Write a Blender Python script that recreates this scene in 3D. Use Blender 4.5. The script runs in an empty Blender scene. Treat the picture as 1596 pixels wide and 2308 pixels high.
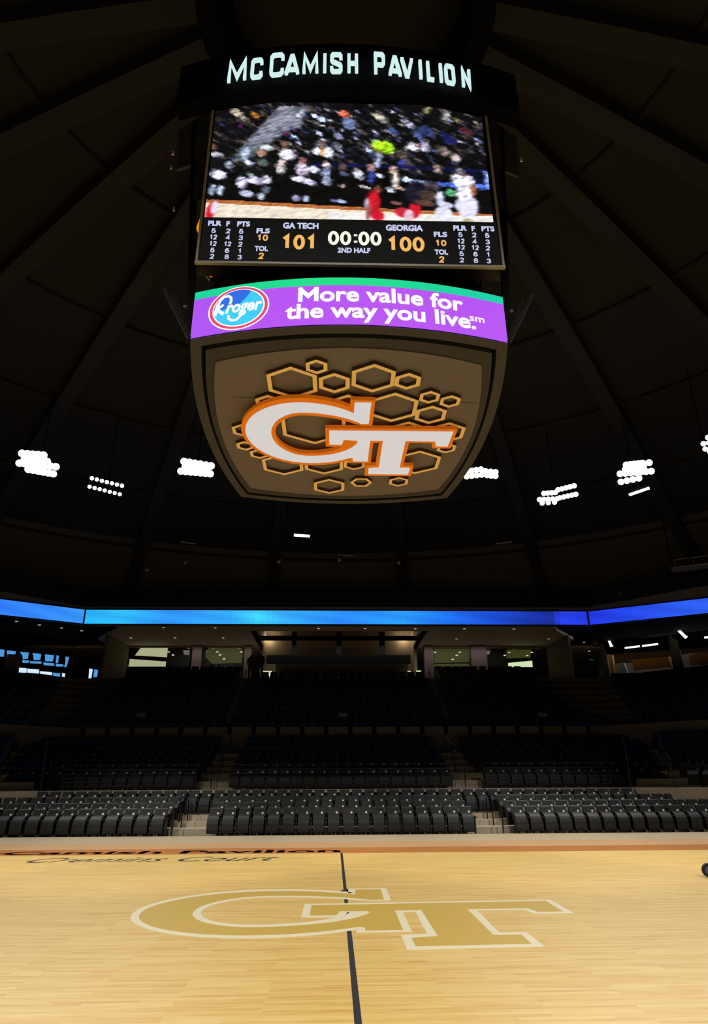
import bpy, bmesh, math, random
from math import sin, cos, tan, pi, radians, sqrt, atan2
from mathutils import Vector, Matrix

random.seed(7)
scene = bpy.context.scene
COL = scene.collection

# ------------------------------------------------------------------ camera, world, light, exposure
FPX = 1480.0                       # focal length in pixels of the 1596x2308 frame
CAM = Vector((-0.17, -9.59, 1.53))
PITCH, YAW, ROLL = radians(22.40), radians(1.69), radians(-0.33)
AX_F = Vector((sin(YAW)*cos(PITCH), cos(YAW)*cos(PITCH), sin(PITCH)))
_r0 = Vector((cos(YAW), -sin(YAW), 0)); _u0 = _r0.cross(AX_F)
AX_R = _r0*cos(ROLL) + _u0*sin(ROLL)
AX_U = -_r0*sin(ROLL) + _u0*cos(ROLL)
cam_d = bpy.data.cameras.new('camera')
cam_d.sensor_fit = 'VERTICAL'; cam_d.sensor_height = 36.0; cam_d.sensor_width = 36.0*1596/2308
cam_d.lens = FPX*36.0/2308; cam_d.clip_start = 0.05; cam_d.clip_end = 400
cam = bpy.data.objects.new('camera', cam_d); COL.objects.link(cam)
cam.matrix_world = Matrix(((AX_R.x, AX_U.x, -AX_F.x, CAM.x), (AX_R.y, AX_U.y, -AX_F.y, CAM.y),
                           (AX_R.z, AX_U.z, -AX_F.z, CAM.z), (0, 0, 0, 1)))
scene.camera = cam

world = bpy.data.worlds.new('world'); scene.world = world; world.use_nodes = True
world.node_tree.nodes['Background'].inputs[0].default_value = (0.9, 0.95, 1.0, 1)
world.node_tree.nodes['Background'].inputs[1].default_value = 0.0

scene.view_settings.view_transform = 'Standard'
scene.view_settings.look = 'None'
scene.view_settings.exposure = 0.0
scene.view_settings.gamma = 1.0
scene.view_settings.use_curve_mapping = False
scene.cycles.use_denoising = True
scene.cycles.max_bounces = 6
scene.cycles.diffuse_bounces = 4
scene.cycles.sample_clamp_indirect = 4.0
scene.cycles.caustics_reflective = True
scene.cycles.blur_glossy = 0.5
scene.cycles.caustics_refractive = False

FAR_W, NEAR_W, WIDE_W = 2150.0, 9600.0, 5800.0     # power of each flood bank beyond the court / on the camera's side
LAMP_GLOW = 5.0                   # brightness of the bare lamps
# flood banks aim at the court: (position, aim, power, cone); the far ring hangs in view, the near ring behind the camera
FLOODS = [((-12.73, 15.39, 13.7), (-7, 4.5, 0), FAR_W, 101), ((-10.54, 17.66, 13.7), (-6.5, 5.5, 0), FAR_W, 101), ((-6.2, 15.82, 13.7), (-3, 4, 0), FAR_W, 101),
          ((6.07, 16.15, 13.7), (3, 4, 0), FAR_W, 101), ((10.26, 18.38, 13.7), (6.5, 5.5, 0), FAR_W, 101), ((12.86, 15.86, 13.7), (7, 4.5, 0), FAR_W, 101),
          ((14.63, 13.27, 13.7), (9, 4, 0), FAR_W, 101),
          ((-12.7, -15.4, 13.7), (-9.0, 9.6, 0), NEAR_W, 22), ((-6.2, -15.8, 13.7), (-3.5, 9.6, 0), NEAR_W, 22),
          ((6.1, -16.1, 13.7), (3.5, 9.6, 0), NEAR_W, 22), ((12.9, -15.9, 13.7), (9.0, 9.6, 0), NEAR_W, 22),
          ((-9.5, -15.0, 13.7), (-5.0, -4.5, 0), WIDE_W, 62), ((9.5, -15.0, 13.7), (5.0, -4.5, 0), WIDE_W, 62), ((0, -17.0, 13.7), (0, -3.0, 0), WIDE_W, 56)]
for p, a, w_, cone in FLOODS:
    ld = bpy.data.lights.new('flood_beam', 'SPOT')
    ld.energy = w_; ld.spot_size = radians(cone); ld.spot_blend = 0.40 if cone < 30 else 0.7; ld.shadow_soft_size = 0.45
    ld.color = (1.0, 0.97, 0.91)
    lo = bpy.data.objects.new('flood_beam', ld); COL.objects.link(lo)
    lo.location = p
    lo.rotation_euler = (Vector(a)-Vector(p)).to_track_quat('-Z', 'Y').to_euler()

# ------------------------------------------------------------------ picture point -> place point (used for measuring)
def ray(px, py):
    return AX_R*((px-798)/FPX) + AX_U*((1154-py)/FPX) + AX_F
def onz(px, py, z):
    d = ray(px, py); return CAM + d*((z-CAM.z)/d.z)
def ony(px, py, y):
    d = ray(px, py); return CAM + d*((y-CAM.y)/d.y)
def onp(px, py, p0, n):
    d = ray(px, py); n = Vector(n); return CAM + d*((Vector(p0)-CAM).dot(n)/d.dot(n))
def project(p):
    q = Vector(p)-CAM; z = q.dot(AX_F)
    if z < 0.1: return (-9999, -9999)
    return (798+FPX*q.dot(AX_R)/z, 1154-FPX*q.dot(AX_U)/z)

def lin(r, g, b):
    def f(c):
        c /= 255.0
        return c/12.92 if c <= 0.04045 else ((c+0.055)/1.055)**2.4
    return (f(r), f(g), f(b), 1.0)

# ------------------------------------------------------------------ materials
MATS = {}
def mat(name, color, rough=0.6, metal=0.0, bump=0.0, bscale=40.0, var=0.0, spec=0.5):
    m = bpy.data.materials.new(name); m.use_nodes = True
    nt = m.node_tree; b = nt.nodes['Principled BSDF']
    b.inputs['Base Color'].default_value = color if len(color) == 4 else (*color, 1)
    b.inputs['Roughness'].default_value = rough; b.inputs['Metallic'].default_value = metal
    b.inputs['Specular IOR Level'].default_value = spec
    if bump or var:
        tc = nt.nodes.new('ShaderNodeTexCoord'); nz = nt.nodes.new('ShaderNodeTexNoise')
        nz.inputs['Scale'].default_value = bscale; nz.inputs['Detail'].default_value = 4
        nt.links.new(tc.outputs['Object'], nz.inputs['Vector'])
        if var:
            mx = nt.nodes.new('ShaderNodeMix'); mx.data_type = 'RGBA'
            c = color
            mx.inputs['A'].default_value = (c[0]*(1-var), c[1]*(1-var), c[2]*(1-var), 1)
            mx.inputs['B'].default_value = (min(1, c[0]*(1+var)), min(1, c[1]*(1+var)), min(1, c[2]*(1+var)), 1)
            nt.links.new(nz.outputs['Fac'], mx.inputs['Factor'])
            nt.links.new(mx.outputs['Result'], b.inputs['Base Color'])
        if bump:
            bp = nt.nodes.new('ShaderNodeBump'); bp.inputs['Strength'].default_value = bump
            nt.links.new(nz.outputs['Fac'], bp.inputs['Height']); nt.links.new(bp.outputs['Normal'], b.inputs['Normal'])
    MATS[name] = m; return m
def emit(name, color, strength=1.0, body=(0.01, 0.01, 0.01)):
    m = bpy.data.materials.new(name); m.use_nodes = True
    b = m.node_tree.nodes['Principled BSDF']
    b.inputs['Base Color'].default_value = (*body, 1); b.inputs['Roughness'].default_value = 0.5
    b.inputs['Specular IOR Level'].default_value = 0.1
    b.inputs['Emission Color'].default_value = color; b.inputs['Emission Strength'].default_value = strength
    MATS[name] = m; return m
def emit_attr(name, strength=1.0):
    m = bpy.data.materials.new(name); m.use_nodes = True; nt = m.node_tree
    b = nt.nodes['Principled BSDF']; b.inputs['Base Color'].default_value = (0.01, 0.01, 0.01, 1)
    b.inputs['Roughness'].default_value = 0.6; b.inputs['Specular IOR Level'].default_value = 0.1
    at = nt.nodes.new('ShaderNodeAttribute'); at.attribute_name = 'led'
    nt.links.new(at.outputs['Color'], b.inputs['Emission Color']); b.inputs['Emission Strength'].default_value = strength
    MATS[name] = m; return m

def wood(name, c1, c2, c3, plank=0.057, length=1.1, rough=0.33):
    m = bpy.data.materials.new(name); m.use_nodes = True; nt = m.node_tree; L = nt.links.new
    b = nt.nodes['Principled BSDF']
    tc = nt.nodes.new('ShaderNodeTexCoord')
    br = nt.nodes.new('ShaderNodeTexBrick')
    br.inputs['Color1'].default_value = (0, 0, 0, 1); br.inputs['Color2'].default_value = (1, 1, 1, 1)
    br.inputs['Mortar'].default_value = (0.45, 0.45, 0.45, 1)
    br.inputs['Scale'].default_value = 1.0; br.inputs['Mortar Size'].default_value = 0.0008
    br.inputs['Brick Width'].default_value = length*0.62; br.inputs['Row Height'].default_value = plank
    br.offset = 0.37; br.offset_frequency = 3
    L(tc.outputs['Object'], br.inputs['Vector'])
    mp = nt.nodes.new('ShaderNodeMapping'); mp.inputs['Scale'].default_value = (1.5, 30, 1)
    L(tc.outputs['Object'], mp.inputs['Vector'])
    nz = nt.nodes.new('ShaderNodeTexNoise'); nz.inputs['Scale'].default_value = 1.6; nz.inputs['Detail'].default_value = 3
    L(mp.outputs['Vector'], nz.inputs['Vector'])
    mp2 = nt.nodes.new('ShaderNodeMapping'); mp2.inputs['Scale'].default_value = (2.2, 120, 1)
    L(tc.outputs['Object'], mp2.inputs['Vector'])
    nz2 = nt.nodes.new('ShaderNodeTexNoise'); nz2.inputs['Scale'].default_value = 1.5; nz2.inputs['Detail'].default_value = 4
    L(mp2.outputs['Vector'], nz2.inputs['Vector'])
    add = nt.nodes.new('ShaderNodeMix'); add.data_type = 'FLOAT'; add.inputs['Factor'].default_value = 0.70
    L(br.outputs['Color'], add.inputs['A']); L(nz.outputs['Fac'], add.inputs['B'])
    add2 = nt.nodes.new('ShaderNodeMix'); add2.data_type = 'FLOAT'; add2.inputs['Factor'].default_value = 0.3
    L(add.outputs['Result'], add2.inputs['A']); L(nz2.outputs['Fac'], add2.inputs['B'])
    rp = nt.nodes.new('ShaderNodeValToRGB')
    e = rp.color_ramp.elements
    e[0].position = 0.30; e[0].color = c3
    e[1].position = 0.43; e[1].color = c1
    e2 = rp.color_ramp.elements.new(0.66); e2.color = c2
    L(add2.outputs['Result'], rp.inputs['Fac']); L(rp.outputs['Color'], b.inputs['Base Color'])
    b.inputs['Roughness'].default_value = rough
    b.inputs['Specular IOR Level'].default_value = 0.28
    MATS[name] = m; return m

M_wood = wood('maple', lin(222, 184, 100), lin(235, 203, 126), lin(206, 150, 74), rough=0.40)
M_stain = wood('stained_maple', lin(200, 126, 64), lin(208, 138, 74), lin(178, 104, 50), rough=0.28)
M_gold = mat('gold_paint', lin(200, 166, 66), 0.5, spec=0.2, var=0.04, bscale=6)
M_cream = mat('cream_paint', lin(232, 220, 186), 0.5, spec=0.2, var=0.03, bscale=6)
M_black = mat('black_paint', lin(22, 21, 30), 0.6, spec=0.2)
M_tan = mat('plywood_cover', lin(184, 142, 94), 0.6, var=0.06, bscale=3)
M_grey = mat('pale_vinyl', lin(172, 154, 122), 0.6, var=0.06, bscale=4)
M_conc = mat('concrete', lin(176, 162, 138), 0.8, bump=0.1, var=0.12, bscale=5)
M_dconc = mat('dark_concrete', lin(84, 78, 70), 0.85, bump=0.1, var=0.12, bscale=4)  # darker concrete tone for the upper stands and suite floor
M_fascia = mat('fascia_paint', lin(112, 106, 104), 0.8, var=0.08, bscale=2)
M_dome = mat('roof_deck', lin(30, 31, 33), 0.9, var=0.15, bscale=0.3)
M_balc = mat('balcony_glare_grey', lin(110, 110, 116), 0.9)  # grey lightened to carry lens glare over the dark balcony and drum
M_rim = mat('roof_rim_glare', lin(84, 84, 92), 0.9, var=0.1, bscale=0.3)  # outer deck lightened to imitate lens glare across the roof edge
M_rib = mat('roof_rib', lin(32, 33, 35), 0.85)
M_blackmetal = mat('black_metal', lin(22, 22, 24), 0.45, 0.3)
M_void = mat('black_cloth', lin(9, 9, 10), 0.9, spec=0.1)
M_seat = mat('charcoal_seat', lin(19, 18.5, 18), 0.55, spec=0.3, bump=0.15, bscale=60)
M_back = mat('charcoal_back', lin(9.5, 9.5, 10), 0.55, spec=0.3)
M_arm = mat('armrest_black', lin(11, 11, 12), 0.5, spec=0.3)
M_plate = mat('pale_plate', lin(215, 210, 196), 0.35)
M_brown = mat('bronze_frame', lin(52, 53, 68), 0.65, var=0.04, bscale=1.5)
M_fin = mat('fin_bronze', lin(22, 16, 12), 0.8, spec=0.05)
M_band = mat('bronze_band', lin(44, 45, 58), 0.7)
M_panel = mat('tan_panel', lin(106, 99, 112), 0.75, var=0.04, bscale=1.2)
M_hexside = mat('hex_edge_shade', lin(74, 60, 50), 0.7)  # hexagon sides coloured dark to hold their shade
M_hex = emit('gold_hex_glow', lin(190, 140, 70), 0.32, lin(224, 196, 150)[:3])  # own glow added to brighten the hexagon faces
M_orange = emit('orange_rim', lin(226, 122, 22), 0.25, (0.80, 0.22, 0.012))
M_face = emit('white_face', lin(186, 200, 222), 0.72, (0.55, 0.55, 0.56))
M_silver = mat('silver_trim', lin(214, 210, 196), 0.4, 0.25)
M_led = emit_attr('led_video')
M_text_w = emit('led_white', lin(200, 206, 240), 1.0)
M_text_o = emit('led_amber', lin(246, 186, 100), 1.0)
M_text_c = emit('led_clock', lin(240, 250, 228), 1.1)
M_letter = emit('lit_letter', lin(208, 240, 238), 1.0)
M_purple = emit('led_purple', lin(184, 82, 246), 1.0)
M_green = emit('led_green', lin(24, 222, 140), 1.0)
M_white = emit('led_pure_white', lin(252, 252, 255), 1.1)
M_red = emit('led_red', lin(236, 70, 108), 1.0)
M_sky = emit('led_sky', lin(60, 205, 250), 1.0)
M_deep = emit('led_deep', lin(44, 110, 228), 1.0)
M_statbg = emit('led_black', lin(18, 18, 17), 1.0)
M_lens = emit('lamp_lens', (1.0, 0.95, 0.84, 1), LAMP_GLOW)
M_lens_dim = emit('lamp_lens_soft', (1.0, 0.94, 0.86, 1), 5.0)
M_tube = emit('tube_glow', (1.0, 0.96, 0.9, 1), 2.2)
M_tube_off = mat('tube_off', lin(150, 148, 142), 0.5)
M_down = emit('downlight_glow', (0.85, 0.82, 0.75, 1), 0.45)
M_downw = emit('downlight_warm', (1.0, 0.82, 0.5, 1), 0.8)
M_amber = emit('amber_glow', lin(250, 150, 10), 0.9)
M_suite = mat('suite_wall', lin(120, 108, 90), 0.8, var=0.05, bscale=1)
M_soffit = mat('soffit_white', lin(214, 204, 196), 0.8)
M_column = mat('column_mauve', lin(54, 42, 42), 0.8)
M_limel = emit('lit_cream', lin(176, 178, 140), 0.9)
M_olive = emit('lit_olive', lin(62, 64, 30), 0.8)
M_lime = emit('lit_lime', lin(206, 226, 178), 1.0)
M_warm = emit('lit_tan', lin(132, 106, 66), 0.9)
M_daylight = emit('daylight_pane', lin(84, 160, 226), 0.9)
M_daywhite = emit('daylight_bright', lin(205, 226, 255), 1.1)
M_cab = mat('cabinet_oak', lin(190, 130, 40), 0.5)
M_glass = mat('glass', (0.02, 0.02, 0.02), 0.05)
M_person = mat('dark_clothing', lin(26, 25, 26), 0.8)
M_skin = mat('skin', lin(120, 86, 66), 0.6)
M_rail = mat('rail_steel', lin(96, 94, 90), 0.4, 0.6)
M_grail = mat('guard_rail_dark', lin(34, 33, 31), 0.5)
M_exit = emit('exit_green', lin(20, 90, 50), 0.5)

# ------------------------------------------------------------------ mesh helpers
class MB:
    def __init__(self): self.v = []; self.f = []; self.m = []; self.mats = []
    def mi(self, m):
        if m not in self.mats: self.mats.append(m)
        return self.mats.index(m)
    def add(self, vs, fs, m):
        o = len(self.v); k = self.mi(m)
        self.v += [tuple(v) for v in vs]; self.f += [tuple(i+o for i in f) for f in fs]; self.m += [k]*len(fs)
        return self
    def box(self, lo, hi, m):
        x0, y0, z0 = lo; x1, y1, z1 = hi
        return self.add([(x0,y0,z0),(x1,y0,z0),(x1,y1,z0),(x0,y1,z0),(x0,y0,z1),(x1,y0,z1),(x1,y1,z1),(x0,y1,z1)],
                 [(0,3,2,1),(4,5,6,7),(0,1,5,4),(1,2,6,5),(2,3,7,6),(3,0,4,7)], m)
    def bar(self, a, b, w, m, h=None, up=(0, 0, 1)):
        a = Vector(a); b = Vector(b); h = h or w; d = (b-a).normalized(); u = Vector(up)
        if abs(d.dot(u)) > 0.98: u = Vector((0, 1, 0))
        s = d.cross(u).normalized()*w/2; t = s.cross(d).normalized()*h/2
        vs = [a-s-t, a+s-t, a+s+t, a-s+t, b-s-t, b+s-t, b+s+t, b-s+t]
        return self.add(vs, [(0,1,2,3),(7,6,5,4),(0,4,5,1),(1,5,6,2),(2,6,7,3),(3,7,4,0)], m)
    def tube(self, pts, r, m, n=8):
        pts = [Vector(p) for p in pts]; rings = []
        for i, p in enumerate(pts):
            d = (pts[min(i+1, len(pts)-1)]-pts[max(i-1, 0)]).normalized()
            u = Vector((0, 0, 1)) if abs(d.z) < 0.95 else Vector((0, 1, 0))
            s = d.cross(u).normalized(); t = s.cross(d).normalized()
            rr = r[i] if isinstance(r, (list, tuple)) else r
            rings.append([p+s*rr*cos(2*pi*k/n)+t*rr*sin(2*pi*k/n) for k in range(n)])
        vs = [v for g in rings for v in g]; fs = []
        for i in range(len(pts)-1):
            for k in range(n): fs.append((i*n+k, i*n+(k+1) % n, (i+1)*n+(k+1) % n, (i+1)*n+k))
        fs.append(tuple(range(n))[::-1]); fs.append(tuple((len(pts)-1)*n+k for k in range(n)))
        return self.add(vs, fs, m)
    def prism(self, poly, fn, d0, d1, m, side=None):
        # poly: 2-D outline; fn(u, v, depth) -> point
        n = len(poly)
        bot = [fn(u, v, d0) for u, v in poly]; top = [fn(u, v, d1) for u, v in poly]
        self.add(bot+top, [tuple(range(n))[::-1], tuple(range(n, 2*n))], m)
        self.add(bot+top, [(i, (i+1) % n, n+(i+1) % n, n+i) for i in range(n)], side or m)
        return self
    def ring(self, outer, inner, fn, d0, d1, m):
        n = len(outer)
        vs = [fn(u, v, d0) for u, v in outer]+[fn(u, v, d0) for u, v in inner]+[fn(u, v, d1) for u, v in outer]+[fn(u, v, d1) for u, v in inner]
        fs = []
        for i in range(n):
            j = (i+1) % n
            fs += [(i, n+i, n+j, j), (2*n+i, 2*n+j, 3*n+j, 3*n+i), (i, j, 2*n+j, 2*n+i), (n+i, 3*n+i, 3*n+j, n+j)]
        return self.add(vs, fs, m)
    def cyl(self, c, axis, r, h, m, n=16):
        c = Vector(c); a = Vector(axis).normalized()
        return self.tube([c, c+a*h], r, m, n)
    def mesh(self, name):
        me = bpy.data.meshes.new(name); me.from_pydata(self.v, [], self.f)
        for mm in self.mats: me.materials.append(mm)
        me.polygons.foreach_set('material_index', self.m); me.update()
        bm = bmesh.new(); bm.from_mesh(me); bmesh.ops.recalc_face_normals(bm, faces=bm.faces); bm.to_mesh(me); bm.free()
        return me
    def build(self, name, parent=None, bevel=0.0, smooth=False, loc=None):
        me = self.mesh(name); o = bpy.data.objects.new(name, me); COL.objects.link(o)
        if loc: o.location = loc
        if parent: o.parent = parent
        if smooth:
            for p in me.polygons: p.use_smooth = True
        if bevel:
            md = o.modifiers.new('bevel', 'BEVEL'); md.width = bevel; md.segments = 2; md.limit_method = 'ANGLE'
        return o

def tag(o, label=None, cat=None, group=None, kind=None):
    if label: o['label'] = label
    if cat: o['category'] = cat
    if group: o['group'] = group
    if kind: o['kind'] = kind
    return o
def empty(name, loc=(0, 0, 0), label=None, cat=None, group=None):
    o = bpy.data.objects.new(name, None); COL.objects.link(o); o.location = loc; o.empty_display_size = 0.1
    return tag(o, label, cat, group)
def local(parent_loc, p): return Vector(p)-Vector(parent_loc)

WORDS = ['first','second','third','fourth','fifth','sixth','seventh','eighth','ninth','tenth','eleventh','twelfth','thirteenth','fourteenth',
         'fifteenth','sixteenth','seventeenth','eighteenth','nineteenth','twentieth']
def nth(i):
    if i < 20: return WORDS[i]
    n = i+1; s = 'th' if 10 <= n % 100 <= 20 else {1: 'st', 2: 'nd', 3: 'rd'}.get(n % 10, 'th')
    return '%d%s' % (n, s)

def text_mesh(s, bold=0.0, shear=0.0, spacing=1.0):
    cu = bpy.data.curves.new('txt', 'FONT'); cu.body = s; cu.offset = bold; cu.shear = shear; cu.space_character = spacing
    cu.resolution_u = 5
    ob = bpy.data.objects.new('txt', cu); COL.objects.link(ob)
    bpy.context.view_layer.update()
    me = bpy.data.meshes.new_from_object(ob.evaluated_get(bpy.context.evaluated_depsgraph_get()))
    vs = [v.co.copy() for v in me.vertices]; fs = [tuple(p.vertices) for p in me.polygons]
    bpy.data.objects.remove(ob); bpy.data.curves.remove(cu); bpy.data.meshes.remove(me)
    return vs, fs
def text_fit(mb, s, fn, x0, x1, z0, z1, m, bold=0.0, shear=0.0, href=None, spacing=1.0):
    if bold:                                   # heavier strokes: the same word laid a hair to each side
        d = bold*(z1-z0)
        for k in range(8):
            text_fit(mb, s, fn, x0+d+d*cos(k*pi/4), x1-d+d*cos(k*pi/4), z0+d+d*sin(k*pi/4), z1-d+d*sin(k*pi/4), m, 0.0, shear, href, spacing)
    """text scaled so it runs x0..x1 and its capitals z0..z1, mapped by fn(x, z)"""
    vs, fs = text_mesh(s, bold, shear, spacing)
    xs = [v.x for v in vs]; a, b = min(xs), max(xs)
    top = max(v.y for v in vs) if href is None else href
    mb.add([fn(x0+(v.x-a)/(b-a)*(x1-x0), z0+v.y/top*(z1-z0)) for v in vs], fs, m)

def stroke(pl, w, closed=False):
    """2-D polyline -> list of quads outline (left, right offsets with mitres)"""
    n = len(pl); L = []; R = []
    P = [Vector(p) for p in pl]
    for i in range(n):
        a = P[i-1] if (i > 0 or closed) else None; b = P[(i+1) % n] if (i < n-1 or closed) else None
        d1 = (P[i]-a).normalized() if a is not None else None; d2 = (b-P[i]).normalized() if b is not None else None
        if d1 is None: d1 = d2
        if d2 is None: d2 = d1
        t = (d1+d2)
        t = t.normalized() if t.length > 1e-4 else d1
        nrm = Vector((-t.y, t.x)); c = max(0.35, nrm.dot(Vector((-d1.y, d1.x))))
        L.append(P[i]+nrm*w/2/c); R.append(P[i]-nrm*w/2/c)
    return L, R
def stroke_prism(mb, pl, w, fn, d0, d1, m, closed=False):
    L, R = stroke(pl, w, closed); n = len(pl)
    vs = [fn(p.x, p.y, d0) for p in L]+[fn(p.x, p.y, d0) for p in R]+[fn(p.x, p.y, d1) for p in L]+[fn(p.x, p.y, d1) for p in R]
    fs = []
    for i in range(n if closed else n-1):
        j = (i+1) % n
        fs += [(i, n+i, n+j, j), (2*n+i, 2*n+j, 3*n+j, 3*n+i), (i, j, 2*n+j, 2*n+i), (n+i, 3*n+i, 3*n+j, n+j)]
    if not closed:
        fs += [(0, 2*n, 3*n, n), (n-1, 2*n-1, 4*n-1, 3*n-1)]
    mb.add(vs, fs, m)

def led_grid(name, nx, nz, fn, colfn, material, parent=None):
    """an LED face: nx x nz pixels, each with its own colour"""
    vs = [fn(i/nx, j/nz) for j in range(nz+1) for i in range(nx+1)]
    fs = [(j*(nx+1)+i, j*(nx+1)+i+1, (j+1)*(nx+1)+i+1, (j+1)*(nx+1)+i) for j in range(nz) for i in range(nx)]
    me = bpy.data.meshes.new(name); me.from_pydata([tuple(v) for v in vs], [], fs); me.materials.append(material)
    at = me.color_attributes.new('led', 'FLOAT_COLOR', 'CORNER')
    buf = []
    for j in range(nz):
        for i in range(nx):
            buf += list(colfn(i, j))*4
    at.data.foreach_set('color', buf); me.update()
    o = bpy.data.objects.new(name, me); COL.objects.link(o)
    if parent: o.parent = parent
    return o

# ------------------------------------------------------------------ the letters G and T of the emblem, as on the court (metres)
def arc(cu, cv, al, ar, b, a0, a1, n, ard=None):
    out = []
    for i in range(n+1):
        t = a0+(a1-a0)*i/n; c = cos(t)
        a = al if c < 0 else (ar if sin(t) >= 0 else (ard or ar))
        out.append((cu+a*c, cv+b*sin(t)))
    return out
G_GOLD = [(0.15, 1.93), (0.14, 1.45)] + arc(-1.07, 0.285, 1.56, 1.78, 1.565, radians(47), radians(311), 60)[0:] + \
         [(0.18, -0.92), (0.18, -1.10), (0.60, -1.09), (0.61, 0.10), (0.26, 0.08)] + \
         arc(-1.07, 0.275, 0.90, 1.76, 1.125, radians(-14), radians(-323), 60, 1.40) + [(0.34, 0.95), (0.53, 0.96), (0.545, 1.94)]
G_CREAM = [(0.05, 2.03), (0.04, 1.56)] + arc(-1.07, 0.31, 1.66, 1.86, 1.73, radians(50), radians(306), 60) + \
          [(0.08, -1.03), (0.08, -1.21), (0.69, -1.19), (0.70, -0.03), (0.04, 0.09)] + \
          arc(-1.07, 0.28, 0.80, 1.66, 0.98, radians(-20), radians(-318), 60, 1.15) + [(0.36, 0.87), (0.625, 0.89), (0.635, 2.03)]
T_GOLD = [(-0.47, 0.56), (2.74, 0.71), (2.72, -0.09), (2.40, -0.10), (2.34, 0.16), (1.55, 0.14), (1.54, -1.41), (1.84, -1.41), (1.83, -1.84),
          (0.65, -1.89), (0.65, -1.50), (0.94, -1.43), (0.95, 0.12), (0.61, 0.10), (0.26, 0.08), (-0.09, 0.10), (-0.14, -0.17), (-0.47, -0.17)]
T_CREAM = [(-0.57, 0.67), (2.83, 0.82), (2.82, -0.20), (2.32, -0.22), (2.26, 0.06), (1.66, 0.05), (1.63, -1.29), (1.93, -1.28), (1.93, -1.96),
           (0.55, -2.02), (0.55, -1.36), (0.84, -1.31), (0.86, 0.0), (0.70, -0.03), (0.04, 0.09), (0.0, 0.02), (-0.06, -0.29), (-0.57, -0.30)]

# ================================================================== SETTING
# arena floor under and around the court
mb = MB()
mb.box((-22, -14, -0.30), (22, 13.6, -0.03), M_conc)
fl = mb.build('floor'); tag(fl, kind='structure')
mb = MB(); mb.box((-20, 9.10, -0.03), (20, 10.85, 0.006), M_tan)
tag(mb.build('floor_surface', fl), kind='structure')
mb = MB(); mb.box((-20, 10.85, -0.03), (20, 13.55, 0.004), M_grey)
tag(mb.build('floor_surface', fl), kind='structure')

# tiers of the stands: straight run in the middle, 45 degree wings both sides
XE = lambda Y: 15.2-(29.5-Y)*0.414
def run(Y, far=26.0):
    x = XE(Y); s = far/sqrt(2)
    return [(-x-s, Y-s), (-x, Y), (x, Y), (x+s, Y-s)]
MID_Y = [19.0+0.9*i for i in range(6)]
MID_PY = [1740, 1724, 1709, 1695.5, 1682.5, 1668]
PLATE_H = 0.62
MID_Z = [ony(790, p, y+0.5).z-PLATE_H for p, y in zip(MID_PY, MID_Y)]
UP_N = 9
UP_Y = [25.35+0.84*i for i in range(UP_N)]
UP_Z = [3.75+(7.55-3.75)*i/(UP_N-1) for i in range(UP_N)]
LOW_Y = [13.55, 14.45, 15.35, 16.25]
LOW_PY = [1832, 1818.5, 1805, 1791.5]
LOW_Z = [ony(760, p, y+0.5).z-PLATE_H for p, y in zip(LOW_PY, LOW_Y)]
_z0 = LOW_Z[0]; PLATE_H += _z0; LOW_Z = [z-_z0 for z in LOW_Z]
MID_Z = [z-_z0 for z in MID_Z]
AISLE_Z = MID_Z[0]-0.02
steps = [(17.5, AISLE_Z)] + list(zip(MID_Y[1:], MID_Z[1:])) + [(24.2, MID_Z[5]+0.02)]
mb = MB()
def tier(mb, seq, z_start, y_end, m):
    zp = z_start
    for i, (Y, z) in enumerate(seq):
        Yn = seq[i+1][0] if i+1 < len(seq) else y_end
        A = run(Y); B = run(Yn)
        for k in range(3):
            mb.add([(*A[k], z), (*A[k+1], z), (*B[k+1], z), (*B[k], z)], [(0, 1, 2, 3)], m)
            mb.add([(*A[k], zp), (*A[k+1], zp), (*A[k+1], z), (*A[k], z)], [(0, 1, 2, 3)], m)
        zp = z
tier(mb, steps, -0.05, 24.95, M_conc)
st = mb.build('floor_stands'); tag(st, kind='structure')
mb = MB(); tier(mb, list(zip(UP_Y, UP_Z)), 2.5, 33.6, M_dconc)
tag(mb.build('floor_upper_stands'), kind='structure')
# telescopic platform under the courtside rows
mb = MB()
for i, (y, z) in enumerate(zip(LOW_Y, LOW_Z)):
    if i: mb.box((-15, y, -0.05), (12.6, 17.5, z), M_conc)
tag(mb.build('floor_platform'), kind='structure')
mb = MB(); mb.box((-15, 17.42, 0.3), (15, 17.49, AISLE_Z-0.10), M_void); tag(mb.build('wall_riser'), kind='structure')
# fascia in front of the upper rows, with dark brackets along its top
mb = MB(); F0 = run(24.9); F1 = run(25.12); zt = 4.12
for k in range(3):
    mb.add([(*F0[k], MID_Z[5]), (*F0[k+1], MID_Z[5]), (*F0[k+1], zt), (*F0[k], zt), (*F1[k], MID_Z[5]), (*F1[k+1], MID_Z[5]), (*F1[k+1], zt), (*F1[k], zt)],
           [(0, 1, 2, 3), (3, 2, 6, 7), (5, 4, 7, 6)], M_fascia)
wf = mb.build('wall_fascia'); tag(wf, kind='structure')

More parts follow.
